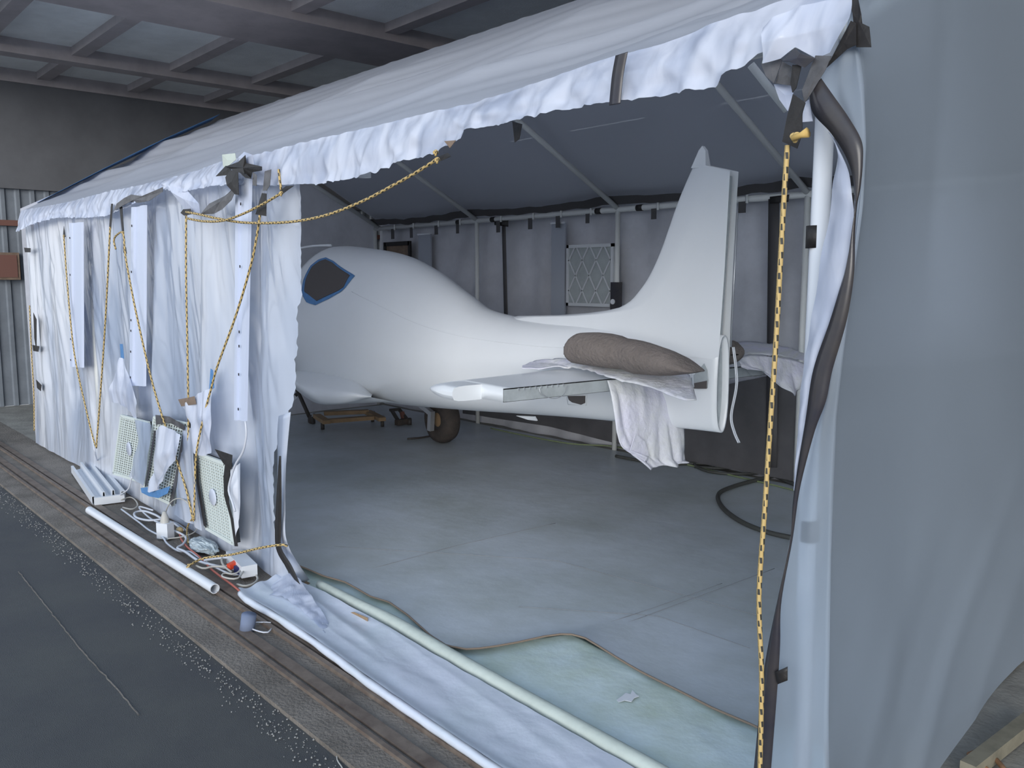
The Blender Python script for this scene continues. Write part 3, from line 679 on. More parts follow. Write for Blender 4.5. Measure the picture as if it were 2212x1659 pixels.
# ================================================================== AIRCRAFT
AN = R(4.8); AXV = Vector((-math.cos(AN), math.sin(AN), 0)); NV = Vector((math.sin(AN), math.cos(AN), 0)); O0 = Vector((-2.5, 1.65, 0))
def L(s, off, z): return O0+AXV*s+NV*off+Vector((0, 0, z))
def atoff(u, v, off):
    d = ray(u, v); return CAM+d*(((O0+NV*off-CAM).dot(NV))/d.dot(NV))
def ats(u, v, s):
    d = ray(u, v); return CAM+d*(((O0+AXV*s-CAM).dot(AXV))/d.dot(AXV))
plane_ = empty('aircraft_fuselage', (O0.x, O0.y, 0), 'white primed light aircraft fuselage with upright fin, without rudder or wings', 'aircraft')
ZT = [(0, 1.34), (.5, 1.35), (1.0, 1.355), (1.5, 1.36), (1.81, 1.375), (2.19, 1.43), (2.48, 1.545), (2.87, 1.70), (3.29, 1.815), (3.85, 1.885), (4.43, 1.92), (4.9, 1.88)]
ZB = [(0, .84), (.21, .83), (1.14, .775), (2.25, .685), (2.9, .64), (3.6, .60), (4.2, .56), (4.8, .55), (6.4, .7)]
WW = [(0, .047), (.3, .07), (.7, .12), (1.2, .19), (1.81, .27), (2.5, .38), (3.2, .50), (3.8, .57), (4.4, .60), (5.4, .6), (6.4, .5)]
ZM = [(0, 1.06), (1.5, 1.07), (2.5, 1.06), (3.3, 1.08), (4.4, 1.12), (6.4, 1.1)]
EU = [(0, 2.6), (1.2, 2.0), (1.8, 1.55), (2.3, 1.35), (2.8, 1.4), (3.4, 1.65), (4.2, 1.85), (5, 1.9)]
def hw(s, z):
    zt, zb, wv, zm, e = sinterp(ZT, s), sinterp(ZB, s), sinterp(WW, s), sinterp(ZM, s), sinterp(EU, s)
    if z >= zm:
        t = min(1, (z-zm)/(zt-zm)); return wv*(max(0, 1-t**e))**(1/max(e, 1.9))
    t = min(1, (zm-z)/(zm-zb)); return wv*(max(0, 1-t**2.4))**(1/2.4)
def fhit(u, v):
    d = ray(u, v); lo = 1.0
    for k in range(3000):
        P = CAM+d*(lo+k*.004); q = P-O0; s = q.dot(AXV); off = q.dot(NV)
        if 0 <= s <= 6 and sinterp(ZB, s) < P.z < sinterp(ZT, s) and off > -hw(s, P.z) and off < .3: return s, P.z, off
    return None
def section(s, n=56, full=True, zcap=None):
    zt, zb, zm = sinterp(ZT, s), sinterp(ZB, s), sinterp(ZM, s); pts = []
    h = n//2
    for k in range(h+1):
        a = math.pi*k/h                                   # 0 bottom .. pi top
        z = zm-(zm-zb)*math.cos(a) if a <= math.pi/2 else zm-(zt-zm)*math.cos(a)
        if zcap: z = min(z, zcap)
        pts.append((-hw(s, z), z))
    return pts+[(-a, b_) for a, b_ in reversed(pts[1:-1])]
ss = [0.03+4.40*k/110 for k in range(111)]
vv = []; n = 56; secs = [section(s) for s in ss]
for s, sc_ in zip(ss, secs):
    for off, z in sc_: vv.append(L(s, off, z))
n = len(secs[0])
ff = [(j*n+i, (j+1)*n+i, (j+1)*n+(i+1) % n, j*n+(i+1) % n) for j in range(len(ss)-1) for i in range(n)]
hull = mesh('hull', vv, ff, M['paint'], plane_, True)
md = hull.modifiers.new('shell', 'SOLIDIFY'); md.thickness = .010; md.offset = 1
# forward tub behind the curtain: open cockpit
ss2 = [4.43+1.9*k/20 for k in range(21)]; vv = []
for s in ss2:
    sc_ = section(4.43 if s < 4.43 else min(s, 6.3), 56)
    zc = 1.42
    for k in range(41):
        a = -1+2*k/40; ang = a*math.pi*.5
        wv, zb = sinterp(WW, s), sinterp(ZB, s)
        z = zb+(zc-zb)*(1-math.cos(ang)) ; vv.append(L(s, wv*math.sin(ang)*(1 if abs(a) < .99 else 1), z))
ff = [(j*41+i, j*41+i+1, (j+1)*41+i+1, (j+1)*41+i) for j in range(20) for i in range(40)]
mesh('cockpit_tub', vv, ff, M['paint'], plane_, True, solid=.02)
# thin strip over the arch reaching forward
MB().tube(smooth_pts([L(4.40, -.10, 1.925), L(4.7, -.15, 1.925), L(5.0, -.2, 1.90), L(5.25, -.25, 1.86)], 5), .012, 6).build('canopy_strip', M['paint'], plane_, True)
# dorsal fin
LE = [(1.34, 1.95), (1.38, 1.75), (1.395, 1.4), (1.42, 1.06), (1.46, .79), (1.57, .62), (1.73, .5), (2.04, .352), (2.23, .24), (2.285, .2)]
zsf = [1.22+(2.215-1.22)*k/50 for k in range(51)]
NCH = 44; vv = []
def leS(z): return sinterp(LE, z) if z > 1.34 else 1.95
def finrow(z, te):
    a = leS(z); row = []
    for sgn in (-1, 1):
        for k in range(NCH+1):
            t = k/NCH if sgn < 0 else 1-k/NCH          # 0 = TE, 1 = LE
            d = (1-t)                                   # distance share from LE
            s = te+(a-te)*(1-d*d) if True else 0
            dist = a-s
            th = .036+.022*max(0, (1.7-z)) ; th = th*math.sqrt(min(1, dist/.16))*(1-.12*min(1, dist/max(a, .3)))
            th = min(th, .05+.0)
            if z < 1.5: th += .05*((1.5-z)/.2)**2*min(1, dist/.5)*min(1, max(0, s)*1.5)*.6
            zz = 1.22+(z-1.22)*((2.150+.27*min(.26, max(0, s)))-1.22)/(2.215-1.22)
            row.append(L(s, sgn*th, zz))
    return row
rows = [finrow(z, 0.0+.03*(1-(z-1.2))) for z in zsf]
n = len(rows[0])
for r_ in rows: vv += r_
ff = [(j*n+i, j*n+(i+1) % n, (j+1)*n+(i+1) % n, (j+1)*n+i) for j in range(len(rows)-1) for i in range(n) if i != n-1]
fin = mesh('fin', vv, ff, M['paint'], plane_, True)
# fin top: slanted closing rib and the horn at the leading edge
def finth(s, z): 
    a = leS(z); return .036*math.sqrt(max(0, min(1, (a-s)/.16)))
hp = [(.165, 2.185), (.262, 2.19), (.245, 2.235), (.222, 2.275), (.200, 2.295), (.178, 2.27)]
v = [L(s, -.02*(1 if i < 2 else .5), z) for i, (s, z) in enumerate(hp)]+[L(s, .02*(1 if i < 2 else .5), z) for i, (s, z) in enumerate(hp)]
mesh('fin_horn', v, [tuple(range(6)), tuple(range(11, 5, -1))]+[(i, (i+1) % 6, 6+(i+1) % 6, 6+i) for i in range(6)], M['paint'], plane_, False)
# trough along the fin post (rudder removed)
b = MB(); b.bar(L(.085, 0, 1.0), L(.035, 0, 2.13), .05, .01, up=AXV)
tag(b.build('fin_post_web', M['paint_in'], plane_), 'grey recessed rear face of the fin')
MB().tube([L(.01, .028, 1.28), L(-.005, .028, 1.95)], .005, 6).build('hinge_rod', M['alu'], plane_, True)
sec = section(.07, 40); v = [L(.07, a*.93, z) for a, z in sec]
mesh('tail_web', v, [tuple(range(len(v)))], M['paint_in'], plane_, False)
# conduits at the tail
for dx in (0, .012):
    MB().tube(smooth_pts([L(-.0, .03+dx, 1.28), L(-.02, .04+dx, 1.1), L(0, .03+dx, .93), L(-.03, .02+dx, .85), L(-.07, .01+dx, .80)], 6), .0035, 6).build('cable_sleeve', M['pvc'], plane_, True)
# patches that lie on the hull skin
def skin(pxs, m, name, lift=.004, rows_=26, label=None, parent=plane_):
    P = [fhit(u, v) for u, v in pxs]; P = [p for p in P if p]
    pol = [(p[0], p[1]) for p in P]; z0, z1 = min(z for s, z in pol), max(z for s, z in pol); vv = []; ff = []; R_ = []
    for j in range(rows_+1):
        z = z0+1e-4+(z1-z0-2e-4)*j/rows_; xsn = []
        for (a, b_), (c, d) in zip(pol, pol[1:]+pol[:1]):
            if (b_ <= z < d) or (d <= z < b_): xsn.append(a+(c-a)*(z-b_)/(d-b_))
        R_.append((min(xsn), max(xsn), z) if len(xsn) > 1 else None)
    R_ = [r for r in R_ if r]
    for sl, sr, z in R_:
        for k in range(17):
            s = sl+(sr-sl)*k/16; vv.append(L(s, -hw(s, z)-lift, z))
    ff = [(j*17+i, j*17+i+1, (j+1)*17+i+1, (j+1)*17+i) for j in range(len(R_)-1) for i in range(16)]
    o = mesh(name, vv, ff, m, parent, True, solid=.002)
    if label: tag(o, label)
    return o
def skinline(pxs, r, m, name, lift=.001, n=6):
    P = [fhit(u, v) for u, v in pxs]; P = smooth_pts([Vector((p[0], p[1], 0)) for p in P if p], n)
    return MB().tube([L(p.x, -hw(p.x, p.y)-lift, p.y) for p in P], r, 6).build(name, m, plane_, True)
win = [(705, 556), (722, 564), (734, 574), (768, 595), (762, 602), (748, 620), (738, 630), (712, 645), (682, 659), (664, 654), (652, 634), (656, 606), (672, 574), (690, 560)]
skin(win, M['bluetape'], 'masking_tape', .004, 40, 'blue tape around the window opening')
win2 = [(705, 560), (720, 567), (733, 578), (758, 594), (752, 604), (744, 620), (732, 628), (706, 640), (686, 650), (668, 636), (659, 630), (662, 604), (676, 576), (692, 564)]
skin(win2, M['mask_dark'], 'window_opening', .008, 40, 'dark window opening in the cabin side')
skin([(1226, 853), (1270, 853), (1268, 878), (1228, 874)], M['paint'], 'access_frame', .004, 8)
skin([(1229, 855), (1267, 855), (1267, 870), (1258, 874), (1240, 870), (1231, 864)], M['mask_dark'], 'access_hole', .008, 8, 'dark square access hole in the rear hull')
# cut-out for the elevator torque tube
skin([(1488, 838), (1490, 822), (1523, 785), (1530, 800), (1532, 822), (1530, 839)], M['paint_in'], 'elevator_cutout', .004, 24, 'grey wedge-shaped elevator cut-out')
skin([(1488, 839), (1489, 830), (1530, 822), (1529, 840)], M['mask_dark'], 'elevator_cutout', .007, 10)
MB().tube([L(.13, -.12, 1.155), L(.12, -.12, 1.075)], .004, 6).build('pushrod', M['pvc'], plane_, True)
skinline([(760, 630), (820, 660), (880, 690), (940, 712), (1000, 727), (1070, 738), (1150, 747), (1225, 752)], .0025, M['paint'], 'mould_seam', -.0005)
# stabilisers
def stab(sg):
    st = empty('stabiliser', L(.7, sg*.6, 1.08)); st.parent = plane_; st.matrix_parent_inverse = Matrix.Translation(-Vector(world_loc(plane_)))
    zc = 1.075; offs = [0.05, .15, .3, .5, .7, .9, 1.03, 1.09]
    def rows_for(off): 
        le = 1.16-.20*off/1.1; te = .44; return le, te
    def tk(d, ch):  # half thickness at share d from the leading edge
        return .036*math.sqrt(min(1, d/.28))*(1-.12*max(0, d-.3))
    vv = []; K = 22
    for off in offs:
        le, te = rows_for(off); row = []
        for k in range(K+1):
            d = (1-k/K)**1.6; row.append(L(le-(le-te)*d, sg*off, zc+tk(d, 1)+.0))
        for k in range(1, K+1):
            d = (k/K)**1.6; row.append(L(le-(le-te)*d, sg*off, zc-tk(d, 1)))
        vv += row
    n = 2*K+1
    ff = [(j*n+i, j*n+i+1, (j+1)*n+i+1, (j+1)*n+i) for j in range(len(offs)-1) for i in range(n-1)]
    ff += [tuple((len(offs)-1)*n+i for i in range(n))]
    mesh('stabiliser_skin', vv, ff, M['paint'], st, True)
    # tip cap ahead of the horn notch
    vv = []; caps = [(1.085, 0), (1.14, .01), (1.19, .03), (1.225, .07), (1.25, .13), (1.26, .2)]
    for off, cut in caps:
        le = 1.16-.2*off/1.1-cut*.8; te = .62; row = []
        sh = math.sqrt(max(.05, 1-(cut/.205)**2))
        for k in range(K+1):
            d = (1-k/K)**1.6; row.append(L(le-(le-te)*d, sg*off, zc+.037*sh*math.sqrt(min(1, d/.5))))
        for k in range(1, K+1):
            d = (k/K)**1.6; row.append(L(le-(le-te)*d, sg*off, zc-.037*sh*math.sqrt(min(1, d/.5))))
        vv += row
    ff = [(j*n+i, j*n+i+1, (j+1)*n+i+1, (j+1)*n+i) for j in range(len(caps)-1) for i in range(n-1)]
    ff += [tuple((len(caps)-1)*n+i for i in range(n))]
    ff += [(j*n, (j+1)*n, (j+1)*n+n-1, j*n+n-1) for j in range(len(caps)-1)]
    tcap = mesh('tip_cap', vv, ff[:(len(caps)-1)*(n-1)], M['paint'], st, True)
    mesh('notch_rib', vv, ff[(len(caps)-1)*(n-1):], M['paint'], st, False)
    b = MB(); b.bar(L(.445, sg*.12, zc-.002), L(.445, sg*1.085, zc-.002), .01, .058)
    b.build('hinge_web', M['paint_in'], st)
    for k in range(9): MB().box(L(.438, sg*(.72+.035*k), zc+.024), (.008, .005, .012)).build('hinge_lug', M['alu'], st)
    hb = MB()
    hb.tube(smooth_pts([L(.43, sg*.70, zc+.02), L(.42, sg*.73, zc-.02), L(.415, sg*.80, zc-.035), L(.42, sg*.87, zc-.01), L(.43, sg*.88, zc+.02)], 5), .0018, 5)
    hb.build('bonding_wire', M['alu'], st)
stab(-1); stab(1)
# wing root fairing under the cabin (near side)
def root(sg):
    vv = []; K = 18; st = [(3.2, .0, .0), (3.45, .03, .04), (3.75, .09, .10), (4.1, .17, .17), (4.5, .26, .22), (5.0, .32, .26), (5.6, .36, .28)]
    for s, wx, hh in st:
        base = hw(s, .86)-.05
        for k in range(K+1):
            a = math.pi*k/K; zc = .74+ (s-3.2)*.02
            vv.append(L(s, sg*(base+wx*math.sin(a)**.8+.0), zc+.16*math.cos(a)*(min(1, .5+wx*3))-hh*.35*(1-math.cos(a))*.8))
    ff = [(j*(K+1)+i, j*(K+1)+i+1, (j+1)*(K+1)+i+1, (j+1)*(K+1)+i) for j in range(len(st)-1) for i in range(K)]
    mesh('wing_root_fairing', vv, ff, M['paint'], plane_, True, solid=.01)
root(1)
def S(u, v):
    q = fhit(u, v); return L(q[0], -hw(q[0], q[1])+.02, q[1])
fa = [S(640, 800), S(680, 804), S(730, 813), S(770, 826), S(800, 852)]
fb = [atoff(u, v, o_) for u, v, o_ in ((636, 806, -.70), (668, 822, -.72), (712, 838, -.70), (760, 848, -.66), (802, 857, -.54))]
fb2 = [atoff(u, v, o_) for u, v, o_ in ((632, 826, -.82), (665, 850, -.80), (700, 866, -.74), (748, 868, -.68), (804, 858, -.52))]
fc_ = [atoff(u, v, o_) for u, v, o_ in ((645, 842, -.66), (690, 871, -.64), (738, 873, -.60), (772, 867, -.55), (806, 859, -.46))]
fd = [L((p-O0).dot(AXV), -.2, sinterp(ZB, (p-O0).dot(AXV))+.03) for p in fc_]
patch('wing_root_fairing', [smooth_pts(c_, 5) for c_ in (fa, fb, fb2, fc_, fd)], 40, 33, M['paint'], plane_, lin=False)
# main gear
def wheel(c, side, big=True):
    ax_ = NV; g = empty('main_wheel', c); g.parent = plane_; g.matrix_parent_inverse = Matrix.Translation(-Vector(world_loc(plane_)))
    Rr = .235; w_ = .10
    MB().lathe(c, ax_, [(.10, -w_*.75), (.13, -w_*.95), (.165, -w_), (.215, -w_*.75), (Rr, -w_*.3), (Rr, w_*.3), (.215, w_*.75), (.165, w_), (.13, w_*.95), (.10, w_*.75)], 36).build('tyre', M['tyre'], g, True)
    MB().lathe(c, ax_, [(0, -w_*.5), (.06, -w_*.5), (.1, -w_*.78), (.1, w_*.78), (.06, w_*.5), (0, w_*.5)], 24).build('rim', M['caster'], g, True)
    MB().lathe(c-ax_*.045*side, ax_, [(0, -.012), (.07, -.012), (.075, 0), (.07, .012), (0, .012)], 20).build('brake_disc', M['wood'], g, True)
wc = at(955, 915, 'y', 3.02); wc.z = .245; wheel(wc, 1)
a0 = atoff(893, 862, .95); a1 = at(925, 895, 'y', 2.88); a2 = at(935, 925, 'y', 2.90)
MB().bar(at(890, 858, 'y', 2.86), at(932, 893, 'y', 2.88), .05, .045).bar(at(932, 888, 'y', 2.88), at(930, 930, 'y', 2.88), .05, .05, up=(0, 1, 0)).build('gear_leg', M['alu'], plane_)
wn = Vector((wc.x, 0, .2)); wn = wc - NV*2.0; wn.z = .245; wheel(wn, -1)
MB().bar(L(4.25, -.55, .62), wn+NV*.12+Vector((0, 0, .05)), .05, .05).build('gear_leg', M['alu'], plane_)
# antenna blade under the hull
MB().add([L(1.55, -.02, .73), L(1.75, -.02, .71), L(1.62, -.02, .70), L(1.55, .0, .70)], [(0, 1, 2, 3)]).build('antenna_blade', M['paint'], plane_, solid=.01)
# nose gear, folded under the cabin end
n0 = at(640, 838, 'y', 2.6); n1 = at(668, 900, 'y', 2.6)
MB().tube([n0, n1], .022, 10).bar(at(630, 862, 'y', 2.6), at(645, 848, 'y', 2.6), .03, .03).build('nose_leg', M['caster'], plane_, True)
nw = at(673, 910, 'y', 2.62); MB().lathe(nw, (.3, 1, 0), [(0, -.03), (.06, -.03), (.075, -.015), (.075, .015), (.06, .03), (0, .03)], 20).build('nose_wheel', M['tyre'], plane_, True)

# things resting on the tailplane
def bag(name, up_px, lo_px, off, depth, label, parent=None, cat='bag', end=None):
    u0, u1 = max(up_px[0][0], lo_px[0][0]), min(up_px[-1][0], lo_px[-1][0])
    us = [u0+(u1-u0)*(.5-.5*math.cos(math.pi*k/29)) for k in range(30)]
    U = [atoff(u, interp(up_px, u), off) for u in us]; Lo = [atoff(u, interp(lo_px, u), off) for u in us]
    vv = []; K = 18
    for i, (a, b_) in enumerate(zip(U, Lo)):
        c = (a+b_)/2; h = (a-b_)/2; t = i/29
        dp = depth*(max(.05, math.sin(math.pi*min(1, max(0, t*.92+.06))))**.45)*(1-.22*math.exp(-((t-.45)/.035)**2))
        for k in range(K):
            an = 2*math.pi*k/K; r_ = 1+.03*nz(i*.3, k*.5, 2)
            vv.append(c+h*math.cos(an)*r_*(1-.07*math.exp(-((t-.45)/.03)**2))+NV*(dp*math.sin(an)*r_))
    ff = [(j*K+i, j*K+(i+1) % K, (j+1)*K+(i+1) % K, (j+1)*K+i) for j in range(29) for i in range(K)]
    ff += [tuple(range(K)), tuple(29*K+k for k in range(K-1, -1, -1))]
    return tag(mesh(name, vv, ff, M['bag'], None, True), label, cat)
sb = bag('sandbag', [(1234, 742), (1238, 727), (1252, 719), (1290, 717), (1330, 722), (1355, 729), (1400, 741), (1445, 757), (1475, 773), (1495, 790), (1509, 803)],
         [(1234, 778), (1240, 784), (1260, 788), (1300, 794), (1345, 800), (1380, 808), (1420, 812), (1450, 812), (1470, 810), (1495, 807), (1509, 804)], -.42, .10,
         'brown canvas sandbag lying on the white cloth beside the fin')
q = atoff(1230, 757, -.42); o = MB().box(q, (.03, .06, .045)).build('stitched_end', M['bag'], sb)
bag('sandbag', [(1558, 752), (1565, 738), (1575, 735), (1583, 745), (1587, 765)], [(1558, 770), (1566, 782), (1575, 788), (1582, 783), (1587, 768)], .3, .12, 'dark sandbag end peeping out behind the fin post')
# cloth over the near tailplane
topc = [atoff(u, v, o_) for u, v, o_ in ((1128, 796, -.50), (1155, 783, -.32), (1240, 777, -.24), (1340, 783, -.22), (1400, 795, -.2), (1450, 803, -.2), (1490, 815, -.2))]
zc_ = 1.125
def top_at(u, v, z=zc_): return at(u, v, 'z', z)
midc = [at(1128, 801, 'z', 1.12), at(1190, 799, 'z', 1.12), at(1238, 799, 'z', 1.12), at(1280, 808, 'z', 1.12), at(1312, 820, 'z', 1.118), at(1400, 840, 'z', 1.10), at(1480, 872, 'z', 1.07), at(1505, 870, 'z', 1.07)]
cl = empty('drop_rag', L(.5, -.4, 1.12), 'white cotton cloth draped over the near tailplane, with a long hanging corner', 'cloth')
wr = lambda p, u, v: Vector((0, 0, .010+.012*abs(nz(p.x*9, p.y*9, 3))+.008*nz(p.x*22, p.y*16, 1)))
patch('cloth_top', [topc, midc], 60, 14, M['cloth'], cl, wr, solid=.004)
def wrs(p, u, v): return NV*0+AXV*(-.014*abs(nz(u*5, v*1.5, 2))*4*v-.01*nz(u*11, v*3, 4))-AXV*.02*v
patch('cloth_fall', [[ats(u, v, .40) for u, v in ((1312, 822), (1350, 818), (1400, 822), (1440, 828), (1478, 850))],
                     [ats(u, v, .36) for u, v in ((1316, 850), (1350, 855), (1400, 862), (1445, 868), (1476, 880))],
                     [ats(u, v, .34) for u, v in ((1326, 930), (1355, 935), (1400, 938), (1440, 938), (1473, 940))],
                     [ats(u, v, .33) for u, v in ((1338, 965), (1360, 982), (1395, 985), (1440, 990), (1474, 994))],
                     [ats(u, v, .32) for u, v in ((1386, 984), (1392, 1012), (1425, 1003), (1450, 1006), (1474, 996))]], 50, 46, M['cloth'], cl, wrs, solid=.004)
patch('cloth_corner', [[ats(u, v, .36) for u, v in ((1400, 822), (1440, 835), (1480, 850))], [ats(u, v, .30) for u, v in ((1440, 842), (1470, 862), (1502, 872))], [ats(u, v, .29) for u, v in ((1478, 868), (1488, 876), (1497, 879))]], 20, 16, M['cloth'], cl, wrs, solid=.004)
quad_ = [ats(u, v, .30) for u, v in ((1372, 938), (1392, 952), (1403, 985), (1385, 985), (1360, 975))]
mesh('turned_corner', quad_, [(0, 1, 2, 3, 4)], M['cloth'], cl, False, solid=.004)
cl2 = empty('drop_rag', L(.5, .8, 1.12), 'creased cloth hanging over the far tailplane right of the fin', 'cloth')
patch('cloth_top', [[at(u, v, 'z', 1.15) for u, v in ((1582, 742), (1625, 741), (1665, 746), (1705, 755), (1738, 768))], [at(u, v, 'z', 1.11) for u, v in ((1582, 775), (1620, 768), (1660, 770), (1700, 775), (1740, 785))]], 30, 8, M['cloth'], cl2, wr, solid=.004)
patch('cloth_fall', [[ats(u, v, .40) for u, v in ((1592, 775), (1620, 768), (1660, 770), (1700, 775), (1738, 785))],
                     [ats(u, v, .37) for u, v in ((1595, 790), (1625, 792), (1660, 806), (1700, 815), (1738, 800))],
                     [ats(u, v, .36) for u, v in ((1600, 796), (1640, 800), (1668, 826), (1703, 854), (1734, 830))]], 40, 20, M['cloth'], cl2, wrs, solid=.004)

# ================================================================== FLOOR COVERINGS
fc = empty('floor_cover', (-5, 2, 0), 'grey paper floor covering inside the tent, its front edge curled up', 'floor cover')
edge = [(600, 1200), (640, 1222), (700, 1250), (745, 1262), (765, 1272), (800, 1290), (840, 1302), (880, 1330), (930, 1376), (965, 1398), (1010, 1409), (1050, 1407), (1130, 1394), (1190, 1380), (1228, 1378), (1262, 1387), (1330, 1425), (1400, 1462), (1470, 1497), (1540, 1533), (1632, 1572), (1760, 1640)]
ew = zs(edge, .035); exy = sorted([(p.x, p.y) for p in ew])
n = 240; vv = []; rowsy = 50; x0, x1 = -9.3, -1.15
for j in range(rowsy):
    t = j/(rowsy-1)
    for i in range(n):
        x = x0+(x1-x0)*i/(n-1); ye = interp(exy, x); y = ye+(4.0-ye)*t**1.6
        dd = y-ye; lift = (.03+.03*max(0, nz(x*1.4, 3)))*math.exp(-dd*6)
        vv.append((x, y, .012+lift+.004*nz(x*1.2, y*1.2)))
ff = [(j*n+i, j*n+i+1, (j+1)*n+i+1, (j+1)*n+i) for j in range(rowsy-1) for i in range(n-1)]
mesh('paper_sheet', vv, ff, M['card'], fc, True)
ep = [Vector(vv[i]) for i in range(n)]
MB().tube([p+Vector((0, 0, -.002)) for p in ep], .0045, 6).build('sheet_edge', M['card_edge'], fc, True)
# overlapping sheet joints
for pl in ([(1255, 1382), (1673, 1228)], [(1120, 1310), (1420, 1330), (1620, 1400)], [(720, 1180), (1200, 1210), (1640, 1330)], [(760, 1240), (980, 1180), (1200, 1130)], [(1240, 1370), (1420, 1310), (1560, 1260)]):
    P = resample(zs(pl, .016), 20)
    MB().tube([p+Vector((0, 0, .0)) for p in P], .0013, 5).build('sheet_joint', M['joint'], fc, True)
# greenish drop cloth in front of it
dc = empty('drop_cloth', (-2.6, .4, 0), 'pale green stained drop cloth between the curled paper and the white skirt', 'drop cloth')
lo_ = [(650, 1258), (700, 1288), (800, 1345), (950, 1425), (1100, 1510), (1250, 1590), (1400, 1665), (1600, 1780), (1790, 1890)]
hi_ = [(620, 1205), (700, 1240), (770, 1262), (880, 1322), (960, 1380), (1060, 1395), (1230, 1368), (1400, 1450), (1790, 1610)]
patch('cloth_sheet', [zs(lo_, .012), zs(hi_, .012)], 120, 30, M['drop'], dc, lambda p, u, v: Vector((0, 0, .008*nz(p.x*4, p.y*3)+.006*ridge(p.x*3+p.y*6, 1)*.6)), solid=.002)
r1 = zs([(690, 1262), (760, 1300), (860, 1352), (960, 1412), (1100, 1492), (1250, 1576), (1400, 1660), (1560, 1750), (1760, 1862)], .03)
o = MB().tube(resample(smooth_pts(r1, 6), 60), [.022+.013*min(1, i/14) for i in range(60)], 12).build('rolled_edge', M['roll'], dc, True); tag(o, 'cream rolled hem of the drop cloth')
sc = zs([(1332, 1512), (1342, 1505), (1352, 1497), (1362, 1500), (1366, 1491), (1374, 1500), (1380, 1504), (1370, 1508), (1364, 1516), (1350, 1513), (1336, 1517)], .024)
tag(mesh('paper_scrap', sc, [tuple(range(11))], M['pvc'], None, False, solid=.002), 'torn white paper scrap lying on the green drop cloth', 'scrap')
# wooden sill of the booth front
si = MB().bar((-4.15, .06, .008), (XR, .05, .008), .05, .014).build('base_board', M['wood'], booth)
blob([(735, 1325), (765, 1322), (795, 1335), (792, 1352), (770, 1342)], .0, M['wood'], 'board_end', dy=.002)
# white plastic skirt rolled out over the sill towards the apron
sk = empty('plastic_skirt', (-3, -.1, 0), 'long white plastic skirt lying on the sill and rolled at its outer edge', 'plastic sheet')
inn = zs([(615, 1240), (640, 1258), (700, 1284), (765, 1322), (840, 1362), (910, 1404), (1010, 1462), (1160, 1550), (1340, 1650), (1510, 1750), (1800, 1905)], .03)
out_ = zs([(515, 1285), (530, 1300), (600, 1340), (680, 1395), (740, 1440), (800, 1485), (900, 1555), (1040, 1650), (1200, 1760), (1350, 1860), (1500, 1960)], .03)
def skfn(p, u, v):
    hgt = .02*math.exp(-((v-.0)/.12)**2)+.012+.008*ridge(p.x*.7+v*2.2, v*1.6, 3)+.003*nz(p.x*9, v*6, 1)+.018*nz(p.x*2.2+v, v*3, 5)*math.sin(math.pi*v)*max(.3, min(1, -p.x-2.4))
    return Vector((0, 0, hgt))
NB = 160
a_ = resample(out_, NB); b_ = resample(inn, NB)
hp_ = patch('skirt_sheet', [a_, b_], NB, 50, M['skirt'], sk, skfn)
MB().tube([p+Vector((0, .012, .004+.004*nz(p.x*8, 2))) for p in a_], [.018+.004*nz(p.x*5, 7) for p in a_], 10).build('rolled_hem', M['skirt'], sk, True)
# upright scrunched corner by the curtain foot
patch('skirt_fold', [[at(590, 1262, 'z', .05), at(625, 1238, 'z', .09), at(645, 1250, 'z', .09), at(680, 1300, 'z', .07), at(720, 1362, 'z', .04)],
                     [at(572, 1290, 'z', .03), at(610, 1290, 'z', .06), at(640, 1310, 'z', .06), at(680, 1345, 'z', .05), at(715, 1385, 'z', .04)]], 40, 14, M['valance'], sk,
      lambda p, u, v: Vector((0, 0, .02*abs(nz(p.x*14, p.y*14, 1)))))
# ================================================================== ROPES
def densify(pts, step=.01):
    P = smooth_pts(pts, 14); Ld = sum((b_-a).length for a, b_ in zip(P, P[1:])); return resample(P, max(8, int(Ld/step)))
def rope(pts, label, r=.0062, knots=(), wob=.0):
    P = densify(pts, .02)
    if wob: P = [p+Vector((wob*nz(p.z*6, 1), wob*nz(p.z*6, 5), 0)) for p in P]
    o = MB().tube(P, r, 8).build('rope', M['rope'], None, True)
    tag(o, label, 'rope', 'yellow and black braided ropes of the tent')
    for k in knots:
        k = Vector(k); Q = []
        for i in range(40):
            a = 2*math.pi*i/40; Q.append(k+Vector((math.sin(a)+2*math.sin(2*a), .7*math.sin(3*a), math.cos(a)-2*math.cos(2*a)))*r*.5)
        MB().tube(Q, r*.7, 7, closed=True).build('knot', M['rope'], o, True)
    return o
Y1 = -.115
rope(ys([(138, 512), (146, 620), (160, 760), (185, 880), (206, 962), (210, 940), (222, 780), (230, 650), (238, 490)], Y1), 'rope hanging as a narrow V across the leftmost white channel', knots=[at(138, 510, 'y', Y1)])
rope(ys([(250, 538), (246, 520), (252, 508), (266, 505), (272, 560), (295, 680), (330, 830), (370, 960), (400, 1050), (416, 1118)], Y1-.02), 'rope slanting from the middle channel down to the tangle of cables', knots=[at(266, 503, 'y', Y1-.02)])
rope(ys([(402, 460), (402, 600), (405, 760), (407, 900), (406, 1000), (410, 1060), (417, 1118)], Y1), 'rope hanging straight down between the two nearer white channels', knots=[at(402, 458, 'y', Y1)])
rope(ys([(562, 462), (545, 560), (510, 680), (470, 790), (456, 840), (440, 900), (424, 980), (421, 1050), (419, 1118)], Y1-.03), 'rope slanting left from the black tape tab beside the longest channel', knots=[at(560, 455, 'y', Y1-.03), at(418, 1122, 'y', Y1-.03)])
rope([at(416, 1120, 'y', -.15), at(406, 1135, 'z', .06), at(404, 1155, 'z', .04), at(407, 1172, 'z', .03)], 'short knotted rope end lying among the white cables', .006)
